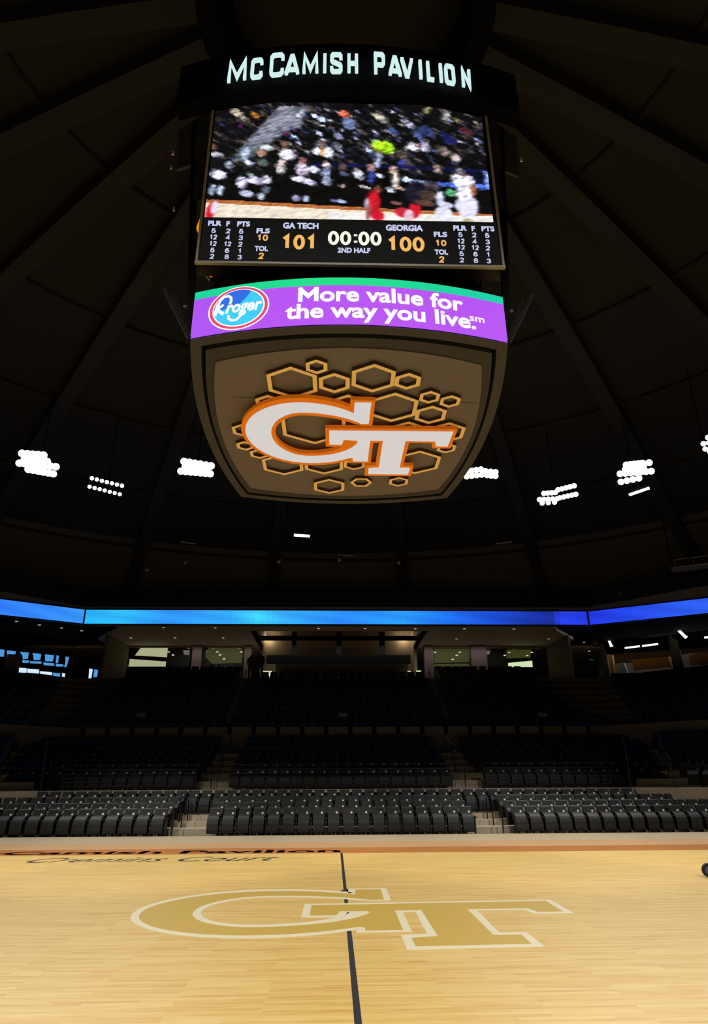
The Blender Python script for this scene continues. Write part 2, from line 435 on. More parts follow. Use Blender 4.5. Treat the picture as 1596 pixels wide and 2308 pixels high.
# dome roof: deck, radial ribs and purlins, tension ring
def dome_z(r): return 19.4-7.0*(r/45.0)**2
mb = MB(); NR, NA = 12, 72
vs = []; fs = []
for i in range(NR+1):
    r = 3.0+(47-3.0)*i/NR
    for k in range(NA): vs.append((r*cos(2*pi*k/NA), r*sin(2*pi*k/NA), dome_z(r)))
for i in range(NR):
    for k in range(NA): fs.append((i*NA+k, i*NA+(k+1) % NA, (i+1)*NA+(k+1) % NA, (i+1)*NA+k))
vs.append((0, 0, dome_z(0))); fs += [(len(vs)-1, (k+1) % NA, k) for k in range(NA)]
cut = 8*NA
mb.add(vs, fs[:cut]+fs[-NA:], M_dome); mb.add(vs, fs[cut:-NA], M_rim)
tag(mb.build('ceiling'), kind='structure')
for k in range(24):
    a = 2*pi*(k+0.5)/24
    if sin(a) < -0.35: continue
    mb = MB(); prev = None
    for i in range(13):
        r = 3.2+(46-3.2)*i/12; c = Vector((r*cos(a), r*sin(a), dome_z(r)-0.35))
        s = Vector((-sin(a), cos(a), 0))*0.32
        q = [c-s-Vector((0, 0, .3)), c+s-Vector((0, 0, .3)), c+s+Vector((0, 0, .3)), c-s+Vector((0, 0, .3))]
        if prev: mb.add(prev+q, [(0, 1, 5, 4), (1, 2, 6, 5), (3, 0, 4, 7)], M_rib)
        prev = q
    tag(mb.build('ceiling_beam'), kind='structure')
for rr in (9, 15, 21, 27, 33, 39):
    mb = MB(); pts = [(rr*cos(t*pi/36), rr*sin(t*pi/36), dome_z(rr)-0.12) for t in range(-6, 43)]
    mb.tube(pts, 0.10, M_dome, 6); tag(mb.build('ceiling_beam'), kind='structure')
mb = MB(); n = 32
mb.ring([(3.4*cos(2*pi*k/n), 3.4*sin(2*pi*k/n)) for k in range(n)], [(2.9*cos(2*pi*k/n), 2.9*sin(2*pi*k/n)) for k in range(n)],
        lambda u, v, d: (u, v, d), 17.6, 19.0, M_void)
tag(mb.build('ceiling_frame'), kind='structure')
# outer drum wall behind everything
mb = MB(); R = 46.5
pts = [(R*cos(pi*k/40-0.6), R*sin(pi*k/40-0.6)) for k in range(56)]
for a, b in zip(pts[:-1], pts[1:]):
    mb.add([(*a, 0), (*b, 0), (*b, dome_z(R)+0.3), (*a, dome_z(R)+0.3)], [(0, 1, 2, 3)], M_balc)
tag(mb.build('wall_back'), kind='structure')
# upper balcony front wall and its dark seating bank above the ribbon board
mb = MB()
A = run(29.75); B = run(36)
for k in range(3):
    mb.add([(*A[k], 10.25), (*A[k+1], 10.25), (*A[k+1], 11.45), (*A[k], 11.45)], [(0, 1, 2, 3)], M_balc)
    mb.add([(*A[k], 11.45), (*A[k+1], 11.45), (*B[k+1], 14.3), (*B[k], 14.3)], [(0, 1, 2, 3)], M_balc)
tag(mb.build('wall_balcony'), kind='structure')

# ================================================================== COURT
court = empty('basketball_court', (0, 0, 0), 'polished maple basketball court with gold GT emblem at the centre line', 'court')
mb = MB(); mb.box((-16, -9.2, -0.03), (16, 7.62, 0.012), M_wood); mb.build('hardwood_deck', court)
mb = MB(); mb.box((-16, 7.62, -0.03), (16, 9.05, 0.012), M_stain)
tag(mb.build('apron_border', court), 'dark orange stained border strip')
Z0 = 0.012
mb = MB(); mb.box((-0.026, -9.2, Z0), (0.026, 7.62, Z0+0.0012), M_black); mb.build('centre_line', court)
flat = lambda u, v, d: (u, v, d)
mb = MB(); mb.prism(G_CREAM, flat, Z0, Z0+0.0020, M_cream); mb.prism(T_CREAM, flat, Z0, Z0+0.0024, M_cream)
em = mb.build('emblem_outline', court); tag(em, 'cream outline of the floor emblem')
mb = MB(); mb.prism(G_GOLD, flat, Z0, Z0+0.0032, M_gold); mb.prism(T_GOLD, flat, Z0, Z0+0.0036, M_gold)
em = mb.build('emblem_fill', court); tag(em, 'gold fill of the floor emblem')
# lettering by the far sideline
mb = MB(); fl_ = lambda x, z: (x, z, Z0+0.0015)
text_fit(mb, 'McCamish Pavilion', fl_, -9.55, -0.02, 7.86, 8.55, M_black, bold=0.03)
mb.build('apron_lettering', court)
mb = MB(); a = onz(80, 1940, Z0); b = onz(632, 1931, Z0)
text_fit(mb, 'Cremins Court', fl_, a.x-0.1, b.x, 6.15, 7.05, M_black, bold=0.0, shear=0.5)
mb.build('court_lettering', court)
# a small wheel standing on the court, cut by the right edge of the view
wp = onz(1600, 1978, Z0); wr = 11.5/FPX*(wp-CAM).length
wl = empty('wheel', (wp.x, wp.y, Z0), 'small black wheel standing on the court, cut off by the right edge', 'wheel')
mb = MB(); n = 24
mb.ring([(wr*cos(2*pi*k/n), wr+wr*sin(2*pi*k/n)) for k in range(n)], [(wr*.62*cos(2*pi*k/n), wr+wr*.62*sin(2*pi*k/n)) for k in range(n)], lambda u, v, d: (u, d, v), -0.025, 0.025, M_arm)
mb.build('tyre', wl, bevel=0.006)
mb = MB(); mb.cyl((0, -0.015, wr), (0, 1, 0), wr*.62, 0.03, M_brown, 20); mb.build('hub', wl)

# ================================================================== SCOREBOARD
SBZ = 6.84
sb = empty('center_hung_scoreboard', (0, 0, SBZ), 'four sided scoreboard with video screen hanging over centre court', 'scoreboard')
def sbm(v): return Vector(v)-Vector((0, 0, SBZ))
def loop(hx, hy, bx, by, n=16):
    """rounded-side rectangle: corners at (hx, hy), sides bulging by bx, by"""
    P = []
    for i in range(n): s = -1+2*i/n; P.append((hx*s, -(hy+by*(1-s*s))))
    for i in range(n): s = -1+2*i/n; P.append((hx+bx*(1-s*s), hy*s))
    for i in range(n): s = 1-2*i/n; P.append((hx*s, hy+by*(1-s*s)))
    for i in range(n): s = 1-2*i/n; P.append((-(hx+bx*(1-s*s)), hy*s))
    return P
fnz = lambda u, v, d: (u, v, d-SBZ)
# underside: outer bronze frame, black groove, inner band, tan panel
OUT = loop(2.07, 2.52, 0.26, 0.33); GR0 = loop(1.95, 2.40, 0.24, 0.30); GR1 = loop(1.91, 2.31, 0.24, 0.30); PAN = loop(1.82, 2.06, 0.24, 0.35)
mb = MB(); mb.ring(OUT, GR0, fnz, SBZ, SBZ+0.30, M_brown); mb.build('bottom_frame', sb)
mb = MB(); mb.prism(GR0, fnz, SBZ+0.16, SBZ+0.30, M_void); mb.build('groove', sb)
mb = MB(); mb.ring(GR1, PAN, fnz, SBZ+0.004, SBZ+0.16, M_band); mb.build('inner_band', sb)
mb = MB(); mb.prism(PAN, fnz, SBZ-0.012, SBZ+0.16, M_panel)
pnl = mb.build('underside_panel', sb); tag(pnl, 'tan underside panel')
mb = MB(); mb.bar((-1.72, -1.19, -0.014), (-1.25, -1.19, -0.014), 0.008, M_band, 0.004); mb.bar((1.2, -1.10, -0.014), (1.95, -1.10, -0.014), 0.006, M_band, 0.004)
mb.build('panel_seam', pnl)
# hexagons standing off the panel
ZX = SBZ-0.075
def crop(X, Y): return (380+0.5263*X, 580+0.5263*Y)
HEX = [(634,470,92,75),(530,540,212,130),(710,540,132,100),(877,520,185,135),(1024,532,110,80),(1118,600,85,65),(1206,618,85,62),(962,645,205,152),
       (1122,676,130,86),(1190,752,152,104),(1190,818,78,56),(1065,880,190,125),(985,962,80,44),(688,982,130,72),(665,888,165,120),(490,890,172,118),
       (430,625,112,72),(322,742,96,88),(328,808,72,46),(388,843,76,46),(622,725,272,180),(768,630,132,95),(796,888,90,50),(1020,748,150,104)]
for (X, Y, W, Hh) in HEX:
    c = onz(*crop(X, Y), ZX); l = onz(*crop(X-W/2, Y), ZX); r = onz(*crop(X+W/2, Y), ZX)
    rad = (r.x-l.x)/2/cos(pi/6)
    tk = 0.052 if W < 100 else 0.060
    o = [(c.x+rad*cos(pi/2+k*pi/3), c.y+rad*sin(pi/2+k*pi/3)) for k in range(6)]
    ri = rad-tk/cos(pi/6)
    i_ = [(c.x+ri*cos(pi/2+k*pi/3), c.y+ri*sin(pi/2+k*pi/3)) for k in range(6)]
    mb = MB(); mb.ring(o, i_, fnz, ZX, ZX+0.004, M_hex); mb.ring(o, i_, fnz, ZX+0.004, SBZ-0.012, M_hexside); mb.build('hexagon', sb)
c = onz(*crop(825, 965), ZX); rad = 0.21
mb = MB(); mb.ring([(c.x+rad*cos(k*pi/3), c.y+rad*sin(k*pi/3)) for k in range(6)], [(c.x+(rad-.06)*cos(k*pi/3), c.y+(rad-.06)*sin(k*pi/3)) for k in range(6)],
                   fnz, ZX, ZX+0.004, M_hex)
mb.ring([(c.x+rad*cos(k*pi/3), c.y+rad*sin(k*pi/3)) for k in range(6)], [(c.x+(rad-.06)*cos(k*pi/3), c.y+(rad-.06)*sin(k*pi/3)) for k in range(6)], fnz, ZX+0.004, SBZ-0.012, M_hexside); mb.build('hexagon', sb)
# raised GT letters: orange trays with white faces
ZS = SBZ-0.17
pa = onz(733.2, 965.3, ZS); pb = onz(1031.8, 967.5, ZS); pc = onz(814.7, 1072.7, ZS)
sgx = (pb.x-pa.x)/(2.83+0.57)
sgy = (pc.y-pa.y)/(0.72+2.02)
def sgn(u, v, d): 
    tilt = (v-0.67) - (0.044*(u+0.57))            # square the lettering up to the board
    return (pa.x+(u+0.57)*sgx, pa.y-tilt*sgy, d-SBZ)
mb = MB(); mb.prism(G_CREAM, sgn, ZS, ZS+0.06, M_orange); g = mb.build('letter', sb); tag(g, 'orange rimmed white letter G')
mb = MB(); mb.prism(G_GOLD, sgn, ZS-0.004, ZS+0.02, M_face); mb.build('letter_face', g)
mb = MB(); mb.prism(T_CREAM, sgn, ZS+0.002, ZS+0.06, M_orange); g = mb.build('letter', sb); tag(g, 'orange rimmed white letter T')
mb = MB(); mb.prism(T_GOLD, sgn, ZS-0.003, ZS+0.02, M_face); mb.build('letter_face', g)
for (u, v) in ((-1.9, 1.2), (-2.2, -0.3), (-1, -1.1), (0.4, 1.5), (1.2, 0.4), (2.3, 0.4), (1.2, -1.2)):
    p = sgn(u, v, SBZ-0.05); mb = MB(); mb.box((p[0]-.04, p[1]-.04, -0.12), (p[0]+.04, p[1]+.04, 0.0), M_void); mb.build('standoff', sb)

# curved ribbon board
RZ0, RZ1 = SBZ+0.012, 7.60
def ay(x, hx=2.07, hy=2.52, by=0.33): s = x/hx; return -(hy+by*(1-s*s))
def on_arc(px, py, off=0.0, f=ay):
    y = -2.7
    for _ in range(12):
        p = ony(px, py, y); y = f(max(-2.6, min(2.6, p.x)))-off
    return ony(px, py, y)
rb = empty('ribbon_board', (0, 0, -SBZ)); rb.parent = sb
LN = [0.62+0.38*(i/48.0) for i in range(49)]
def strip(name, z0, z1, off, m, parent, hx=2.07, hy=2.52, by=0.33, n=48):
    mb = MB(); vs = []; fs = []
    for i in range(n+1):
        x = -hx+2*hx*i/n; y = ay(x, hx, hy, by)-off; vs += [(x, y, z0), (x, y, z1)]
    fs = [(2*i, 2*i+2, 2*i+3, 2*i+1) for i in range(n)]
    mb.add(vs, fs, m); return mb.build(name, parent)
zg = RZ1-0.135
cab = MB(); top = loop(2.07, 2.52, 0.26, 0.33)
cab.ring([(u*1.0, v*1.0) for u, v in top], [(u*0.93, v*0.94) for u, v in top], lambda u, v, d: (u, v, d), RZ0, RZ1, M_void); cab.build('cabinet', rb)
o = led_grid('led_face', 96, 24, lambda s, t: (-2.07+4.14*s, ay(-2.07+4.14*s)-0.012, RZ0+(RZ1-RZ0)*t),
             lambda i, j: (lin(20, 224-int(14*abs(i-40)/48), 132+int(32*abs(i-40)/48)) if j >= 20 else
                           lin(186-4*((i+j) % 2)-int(8*(i < 14)), 80+6*((i*7+j) % 2), 244)), M_led, rb)
arcfn = lambda off: (lambda x, z: (x, ay(x)-off, z))
def ribbon_text(s, xl, yl, xr, ht_px, m, **k):
    a = on_arc(xl, yl); mb = MB()
    b = on_arc(xr, yl+(xr-789)**2*0.0003)
    t = on_arc(xl, yl-ht_px)
    text_fit(mb, s, arcfn(0.024), a.x, b.x, a.z, t.z, m, **k); return mb, a, b
lt = MB()
a = on_arc(721, 680); b = on_arc(1043, 690)
zb1, zt1 = on_arc(700, 682).z, on_arc(700, 650).z
text_fit(lt, 'ore value for', arcfn(0.024), a.x, b.x, zb1, zt1, M_white, bold=0.028)
zb2, zt2 = on_arc(690, 719).z, on_arc(690, 687).z
a = on_arc(643, 719); b = on_arc(1072, 735)
text_fit(lt, 'the way you live.', arcfn(0.024), a.x, b.x, zb2, zt2, M_white, bold=0.028)
a = on_arc(1059, 733); b = on_arc(1092, 735)
text_fit(lt, 'sm', arcfn(0.024), a.x, b.x, zb2+0.125, zb2+0.20, M_white, bold=0.02)
m0 = on_arc(677, 680).x; m1 = on_arc(713, 680).x; fm = lambda u, v, d: (u, ay(u)-0.024-d, v); w_ = 0.058
for pl in ([(m0, zb1), (m0, zt1)], [(m1, zb1), (m1, zt1)], [(m0-0.01, zt1-0.02), ((m0+m1)/2, zb1+0.085), (m1+0.01, zt1-0.02)]):
    stroke_prism(lt, pl, w_, fm, 0, 0.001, M_white)
lt.build('lettering', rb)
# oval supermarket logo on the ribbon
oc = on_arc(538, 697); ea, eb = 0.405, 0.345
def oval(mb, a, b, off, m, dx=0.0, dz=0.0, n=48, cut=None):
    vs = [(oc.x+dx, ay(oc.x+dx)-off, oc.z+dz)]+[(oc.x+dx+a*cos(2*pi*k/n), ay(oc.x+dx+a*cos(2*pi*k/n))-off, oc.z+dz+b*sin(2*pi*k/n)) for k in range(n)]
    mb.add(vs, [(0, 1+k, 1+(k+1) % n) for k in range(n)], m)
mb = MB(); oval(mb, ea, eb, 0.026, M_white); oval(mb, ea*0.955, eb*0.955, 0.029, M_red); oval(mb, ea*0.855, eb*0.86, 0.032, M_white)
oval(mb, ea*0.81, eb*0.815, 0.035, M_sky)
n = 30; uv = [(ea*0.81*cos(t), eb*0.815*sin(t)) for t in [radians(60+125*k/n) for k in range(n+1)]]
uv += [(-ea*0.62, -0.02), (-0.1, 0.02), (0.02, 0.06), (0.08, 0.12)]
vs = [(oc.x+u, ay(oc.x+u)-0.039, oc.z+v) for u, v in uv]+[(oc.x-0.10, ay(oc.x-0.10)-0.039, oc.z+0.10)]
mb.add(vs, [(len(uv), k, (k+1) % len(uv)) for k in range(len(uv))], M_deep)
lg = mb.build('logo_oval', rb)
mb = MB()
f2 = lambda u, v, d: (oc.x+u, ay(oc.x+u)-0.046-d, oc.z+v)
text_fit(mb, 'roger', lambda x, z: f2(x, z, 0), -0.165, 0.315, -0.075, 0.055, M_white, bold=0.03, shear=0.22, href=0.5)
stroke_prism(mb, [(-0.31, -0.09), (-0.27, 0.10)], 0.05, f2, 0, 0.002, M_white)
stroke_prism(mb, [(-0.29, 0.0), (-0.20, 0.07)], 0.035, f2, 0, 0.002, M_white)
stroke_prism(mb, [(-0.275, 0.0), (-0.19, -0.085)], 0.045, f2, 0, 0.002, M_white)
stroke_prism(mb, [(-0.27, 0.08), (-0.25, 0.14), (-0.20, 0.195), (-0.14, 0.20), (-0.105, 0.165), (-0.10, 0.11), (-0.115, 0.06)], 0.034, f2, 0, 0.002, M_white)
stroke_prism(mb, [(-0.125, -0.11), (-0.115, -0.17), (-0.07, -0.205), (-0.01, -0.20), (0.035, -0.15), (0.055, -0.08)], 0.034, f2, 0, 0.002, M_white)
mb.build('logo_script', rb)

# flared fins at the front corners
for s in (-1, 1):
    mb = MB(); mb.bar((2.08*s, -2.50, 6.86-SBZ), (2.48*s, -2.50, 7.66-SBZ), 0.10, M_fin, 0.05); mb.build('corner_fin', sb)
    mb = MB(); mb.bar((2.09*s, -2.36, 6.95-SBZ), (2.40*s, -2.36, 7.68-SBZ), 0.06, M_fin, 0.05); mb.build('corner_fin', sb)
    mb = MB(); mb.bar((2.30*s, -2.2, 7.64-SBZ), (1.2*s, -2.2, 7.64-SBZ), 0.03, M_blackmetal); mb.build('cross_bar', sb)
# dark core behind the screens
mb = MB(); mb.box((-1.7, -1.9, 0.3), (1.7, 1.9, 4.7), M_void); mb.build('core_frame', sb)
for sx in (-1, 1):
    for sy in (-1, 1):
        mb = MB(); mb.bar((2.15*sx, 2.25*sy, 0.3), (2.45*sx, 2.2*sy, 4.4), 0.09, M_void); mb.build('corner_post', sb)
for (px, py, w) in ((390, 345, 3), (1175, 360, 3), (386, 377, 2), (392, 471, 2)):
    p = ony(px, py, -2.34); mb = MB(); mb.box((p.x-0.012*w/2, p.y-.01, p.z-SBZ-0.035), (p.x+0.012*w/2, p.y+.01, p.z-SBZ+0.035), M_silver); mb.build('bracket', sb)  # silver chips standing in for glints on the corner posts

# video screen on the front
VS = empty('video_screen', (0, 0, -SBZ)); VS.parent = sb
SY = -2.40; VX0, VX1, VZ0, VZ1 = -2.15, 2.19, 8.20, 11.56
mb = MB(); mb.box((VX0, SY+0.004, VZ0), (VX1, SY+0.22, VZ1), M_blackmetal); mb.build('screen_cabinet', VS)
mb = MB()
mb.bar((VX0, SY-0.02, VZ0+0.02), (VX1, SY-0.02, VZ0+0.02), 0.05, M_silver, 0.035)
mb.build('screen_trim', VS)
for s, x in ((-1, VX0), (1, VX1)):
    mb = MB(); mb.bar((x-s*0.018, SY-0.012, VZ0), (x-s*0.018, SY-0.012, VZ1), 0.032, M_silver, 0.03); mb.build('screen_trim', VS)
mb = MB(); mb.box((VX0+0.05, SY-0.006, VZ0+0.05), (VX1-0.05, SY+0.004, 9.07), M_statbg); st_ = mb.build('stats_panel', VS)
# -- the picture: rows of LED pixels
PX0, PX1, PZ0, PZ1 = -2.09, 2.10, 9.075, 11.525
NX, NZ = 252, 147
buf = [[(14, 14, 15) for _ in range(NX)] for _ in range(NZ)]       # row 0 at the top, colours 0-255
def st_of(px, py):
    for _ in range(2):
        t = 0.5
        for _k in range(4):
            xl = 487-21*t; xr = 1085+23*t; s = (px-xl)/(xr-xl)
            y0 = 226+15*s; y1 = 490+13*s; t = (py-y0)/(y1-y0)
    return s, t
def blob(px, py, rx, ry, col, ang=0.0, hard=0.75):
    s, t = st_of(px, py); cx, cy = s*NX, t*NZ; kx = NX/620.0; ky = NZ/266.0
    R = max(rx*kx, ry*ky)+2; ca, sa = cos(radians(ang)), sin(radians(ang))
    for j in range(max(0, int(cy-R)), min(NZ, int(cy+R)+1)):
        for i in range(max(0, int(cx-R)), min(NX, int(cx+R)+1)):
            dx = (i+0.5-cx)/kx; dy = (j+0.5-cy)/ky
            u = (dx*ca+dy*sa)/rx; v = (-dx*sa+dy*ca)/ry; q = u*u+v*v
            if q < 1:
                a = 1.0 if q < hard else (1-q)/(1-hard)
                o = buf[j][i]; buf[j][i] = tuple(o[k]*(1-a)+col[k]*a for k in range(3))
def quad(pts, col, noise=0):
    P = [st_of(*p) for p in pts]; P = [(s*NX, t*NZ) for s, t in P]
    ys = [p[1] for p in P]
    for j in range(max(0, int(min(ys))), min(NZ, int(max(ys))+1)):
        y = j+0.5; xs = []
        for k in range(len(P)):
            (xa, ya), (xb, yb) = P[k], P[(k+1) % len(P)]
            if (ya <= y < yb) or (yb <= y < ya): xs.append(xa+(y-ya)/(yb-ya)*(xb-xa))
        xs.sort()
        for a, b in zip(xs[::2], xs[1::2]):
            for i in range(max(0, int(a)), min(NX, int(b)+1)):
                n = random.uniform(-noise, noise); buf[j][i] = tuple(max(0, c+n) for c in col)
rnd = random.Random(3)
for _ in range(420):                                                # dim, smeared spectators
    x = rnd.uniform(480, 1110); y = rnd.uniform(232, 400)
    c = rnd.choice([(40, 42, 58), (58, 54, 60), (34, 36, 52), (66, 58, 54), (48, 52, 84), (80, 66, 62), (26, 26, 34), (90, 84, 82)])
    if x < 640 and rnd.random() < 0.5: c = tuple(int(v*0.6) for v in c)
    blob(x, y, rnd.uniform(4, 15), rnd.uniform(2, 5), c, rnd.uniform(20, 42), 0.3)
quad([(628, 238), (694, 240), (672, 292), (640, 300), (600, 330), (548, 332)], (112, 114, 128), 16)
quad([(548, 330), (600, 328), (565, 360), (520, 372)], (84, 92, 98), 14)
for _ in range(60):
    blob(rnd.uniform(640, 1090), rnd.uniform(245, 350), rnd.uniform(5, 9), rnd.uniform(2.5, 4), rnd.choice([(150, 150, 190), (110, 120, 170), (170, 160, 160), (84, 92, 150), (196, 196, 214)]), 32, 0.3)
for a in [(492, 232, 8, 7, (160, 180, 236)), (530, 255, 20, 10, (150, 142, 124)), (548, 270, 14, 7, (136, 132, 120)), (572, 262, 12, 8, (176, 112, 44)), (538, 288, 6, 6, (92, 20, 92)),
          (640, 306, 7, 6, (80, 24, 60)), (858, 270, 18, 11, (150, 146, 132)), (846, 262, 9, 6, (168, 160, 144)), (920, 283, 18, 10, (150, 150, 176)), (784, 282, 20, 16, (96, 108, 146)),
          (705, 262, 10, 5, (200, 206, 240)), (722, 272, 12, 6, (178, 192, 240)), (716, 304, 12, 5, (196, 206, 244)), (662, 312, 12, 4, (150, 190, 220)),
          (962, 250, 9, 12, (122, 122, 84)), (1005, 262, 10, 16, (150, 146, 150)), (1060, 246, 20, 9, (104, 108, 190)), (1030, 275, 10, 8, (120, 112, 80)),
          (960, 300, 24, 14, (44, 52, 92)), (1010, 318, 26, 12, (26, 30, 84)), (1048, 300, 18, 8, (80, 30, 40)), (940, 310, 18, 10, (66, 76, 130)), (884, 300, 16, 10, (58, 66, 110)),
          (1078, 322, 12, 5, (120, 130, 190)), (760, 312, 14, 8, (140, 140, 180)), (758, 335, 12, 10, (110, 112, 128)), (830, 352, 16, 8, (40, 44, 66)), (995, 345, 20, 12, (84, 76, 72)),
          (930, 337, 15, 12, (214, 214, 240)), (955, 338, 13, 14, (196, 196, 226)), (942, 336, 8, 7, (90, 64, 60)), (1003, 349, 10, 12, (134, 120, 116)), (1025, 362, 14, 12, (160, 148, 146)),
          (905, 355, 16, 14, (86, 74, 70)), (910, 378, 18, 16, (70, 66, 74)), (902, 375, 8, 12, (54, 62, 140)), (985, 388, 14, 12, (120, 104, 100))]:
    blob(a[0], a[1], a[2], a[3], a[4], 30, 0.45)
for k in range(14):                                                 # blue barrier cloth behind the bench
    blob(800+k*24, 378+k*1.2, 16, 4, (18, 22, 70), 4, 0.6)
quad([(700, 372), (800, 376), (800, 384), (700, 380)], (18, 22, 66), 8)
quad([(480, 398), (1108, 410), (1108, 470), (480, 465)], (13, 12, 12), 5)
quad([(920, 412), (1100, 424), (1102, 434), (920, 420)], (66, 100, 206), 14)
quad([(1040, 395), (1100, 400), (1100, 424), (1060, 420)], (16, 18, 44), 6)
quad([(1088, 392), (1098, 392), (1102, 430), (1094, 430)], (120, 140, 210), 12)
quad([(466, 457), (1108, 490), (1108, 504), (466, 492)], (238, 224, 204), 18)  # court in the picture
quad([(466, 452), (1108, 487), (1108, 493), (466, 460)], (176, 104, 58), 26)
quad([(740, 482), (1108, 490), (1108, 505), (740, 500)], (240, 234, 228), 12)
W_ = (216, 214, 244)
for a in [(480, 335, 8, 7, (120, 80, 60)), (488, 355, 16, 8, (150, 150, 160)), (490, 372, 18, 16, (16, 16, 18)), (492, 398, 20, 12, W_), (480, 432, 7, 13, (180, 200, 236)), (498, 433, 7, 13, (186, 204, 240)),
          (516, 378, 9, 10, (150, 160, 180)), (553, 352, 10, 20, (186, 200, 232)), (560, 372, 12, 5, (196, 206, 240)), (588, 350, 11, 11, (164, 120, 108)), (600, 338, 16, 7, (186, 200, 200)), (590, 372, 16, 9, (80, 92, 84)),
          (570, 396, 24, 14, (20, 20, 22)), (545, 416, 12, 14, (196, 192, 226)), (575, 412, 22, 9, (206, 200, 234)), (600, 410, 12, 10, W_), (556, 440, 18, 8, (190, 200, 230)), (588, 446, 9, 8, (186, 200, 216)),
          (598, 432, 10, 10, (90, 100, 120)), (566, 400, 10, 5, (120, 140, 130)), (640, 332, 11, 12, (96, 70, 62)), (645, 354, 20, 14, (226, 222, 248)), (632, 382, 10, 18, (214, 208, 214)), (634, 372, 8, 8, (220, 196, 190)),
          (660, 404, 12, 50, (12, 11, 12)), (640, 430, 14, 34, (12, 11, 12)), (681, 368, 9, 9, (120, 80, 74)), (680, 388, 18, 16, (206, 194, 222)), (706, 388, 12, 9, (220, 222, 250)), (676, 410, 26, 8, (214, 206, 240)), (698, 416, 14, 7, (196, 190, 226)),
          (666, 450, 10, 8, (150, 150, 190)), (688, 452, 8, 8, (176, 186, 226)), (722, 330, 11, 10, (110, 90, 90)), (712, 346, 10, 10, (222, 226, 248)), (738, 350, 12, 14, (222, 226, 250)), (725, 348, 6, 14, (170, 124, 70)),
          (733, 378, 10, 10, (190, 160, 160)), (732, 398, 9, 20, (150, 164, 206)), (734, 414, 12, 10, (176, 184, 220)), (752, 410, 8, 40, (12, 12, 13)), (716, 420, 8, 20, (12, 12, 13)),
          (770, 382, 10, 8, (96, 78, 74)), (772, 398, 8, 7, (84, 92, 130)), (768, 424, 9, 4, (140, 120, 120)), (750, 456, 8, 4, (110, 110, 180)), (768, 458, 12, 5, (170, 186, 226)),
          (806, 400, 12, 12, (218, 224, 246)), (800, 388, 6, 6, (120, 110, 120)), (818, 427, 14, 4, (190, 180, 190)), (833, 384, 9, 11, (190, 140, 136)), (834, 406, 10, 18, (52, 66, 150)), (853, 402, 8, 5, (206, 210, 236)),
          (850, 365, 9, 22, (160, 170, 200)), (862, 338, 28, 17, (150, 206, 30)), (848, 330, 12, 10, (164, 220, 40)), (860, 320, 7, 7, (30, 28, 28)), (852, 348, 6, 4, (120, 90, 60)), (828, 345, 12, 5, (190, 206, 236)),
          (884, 390, 9, 11, (196, 160, 140)), (888, 412, 9, 22, (190, 182, 174)), (866, 420, 9, 30, (11, 11, 12)), (906, 416, 10, 26, (11, 11, 12)), (876, 433, 10, 6, (214, 220, 236)), (900, 430, 12, 4, (170, 140, 120)),
          (912, 410, 10, 8, (210, 216, 240)), (936, 416, 34, 5, (180, 200, 240)), (984, 388, 8, 9, (170, 140, 132)),
          (773, 259, 12, 10, (226, 92, 60)), (770, 257, 6, 5, (240, 140, 120)), (850, 432, 9, 10, (110, 60, 46)), (838, 462, 18, 32, (200, 26, 40)), (824, 462, 6, 14, (190, 170, 190)), (828, 480, 6, 20, (150, 90, 90)), (848, 488, 16, 12, (204, 24, 44)),
          (932, 475, 14, 22, (206, 26, 46)), (905, 482, 20, 12, (196, 40, 60)), (918, 488, 12, 14, (226, 190, 206)), (890, 462, 14, 5, (130, 80, 80)),
          (936, 440, 28, 30, (26, 26, 40)), (970, 425, 18, 12, (62, 52, 60)), (962, 446, 24, 12, (70, 52, 50)), (955, 462, 26, 8, (92, 62, 56)), (988, 452, 10, 18, (200, 206, 236)), (1000, 466, 20, 8, (206, 206, 236)), (996, 485, 22, 18, (222, 222, 246)),
          (1012, 440, 12, 9, (96, 190, 130)), (1040, 404, 11, 12, (96, 70, 66)), (1034, 392, 12, 7, (110, 110, 120)), (1026, 412, 14, 14, (226, 224, 246)), (1052, 420, 18, 20, (228, 226, 248)), (1044, 440, 22, 22, (226, 224, 248)), (1064, 434, 8, 14, (136, 84, 58)),
          (1050, 470, 26, 30, (220, 218, 246)), (1030, 466, 10, 14, (216, 216, 244)), (1052, 500, 14, 5, (190, 176, 140)), (478, 478, 10, 22, (214, 28, 50)), (486, 470, 8, 16, (228, 220, 240))]:
    blob(*a, ang=8, hard=0.6)
def vnoise(x, y, sd):
    xi, yi = math.floor(x), math.floor(y); fx, fy = x-xi, y-yi
    def h(a, b): return (((a*374761393+b*668265263+sd*974711) ^ ((a*374761393+b*668265263) >> 13))*1274126177 & 0xffff)/65535.0
    return (h(xi, yi)*(1-fx)+h(xi+1, yi)*fx)*(1-fy)+(h(xi, yi+1)*(1-fx)+h(xi+1, yi+1)*fx)*fy
src = buf; buf = []
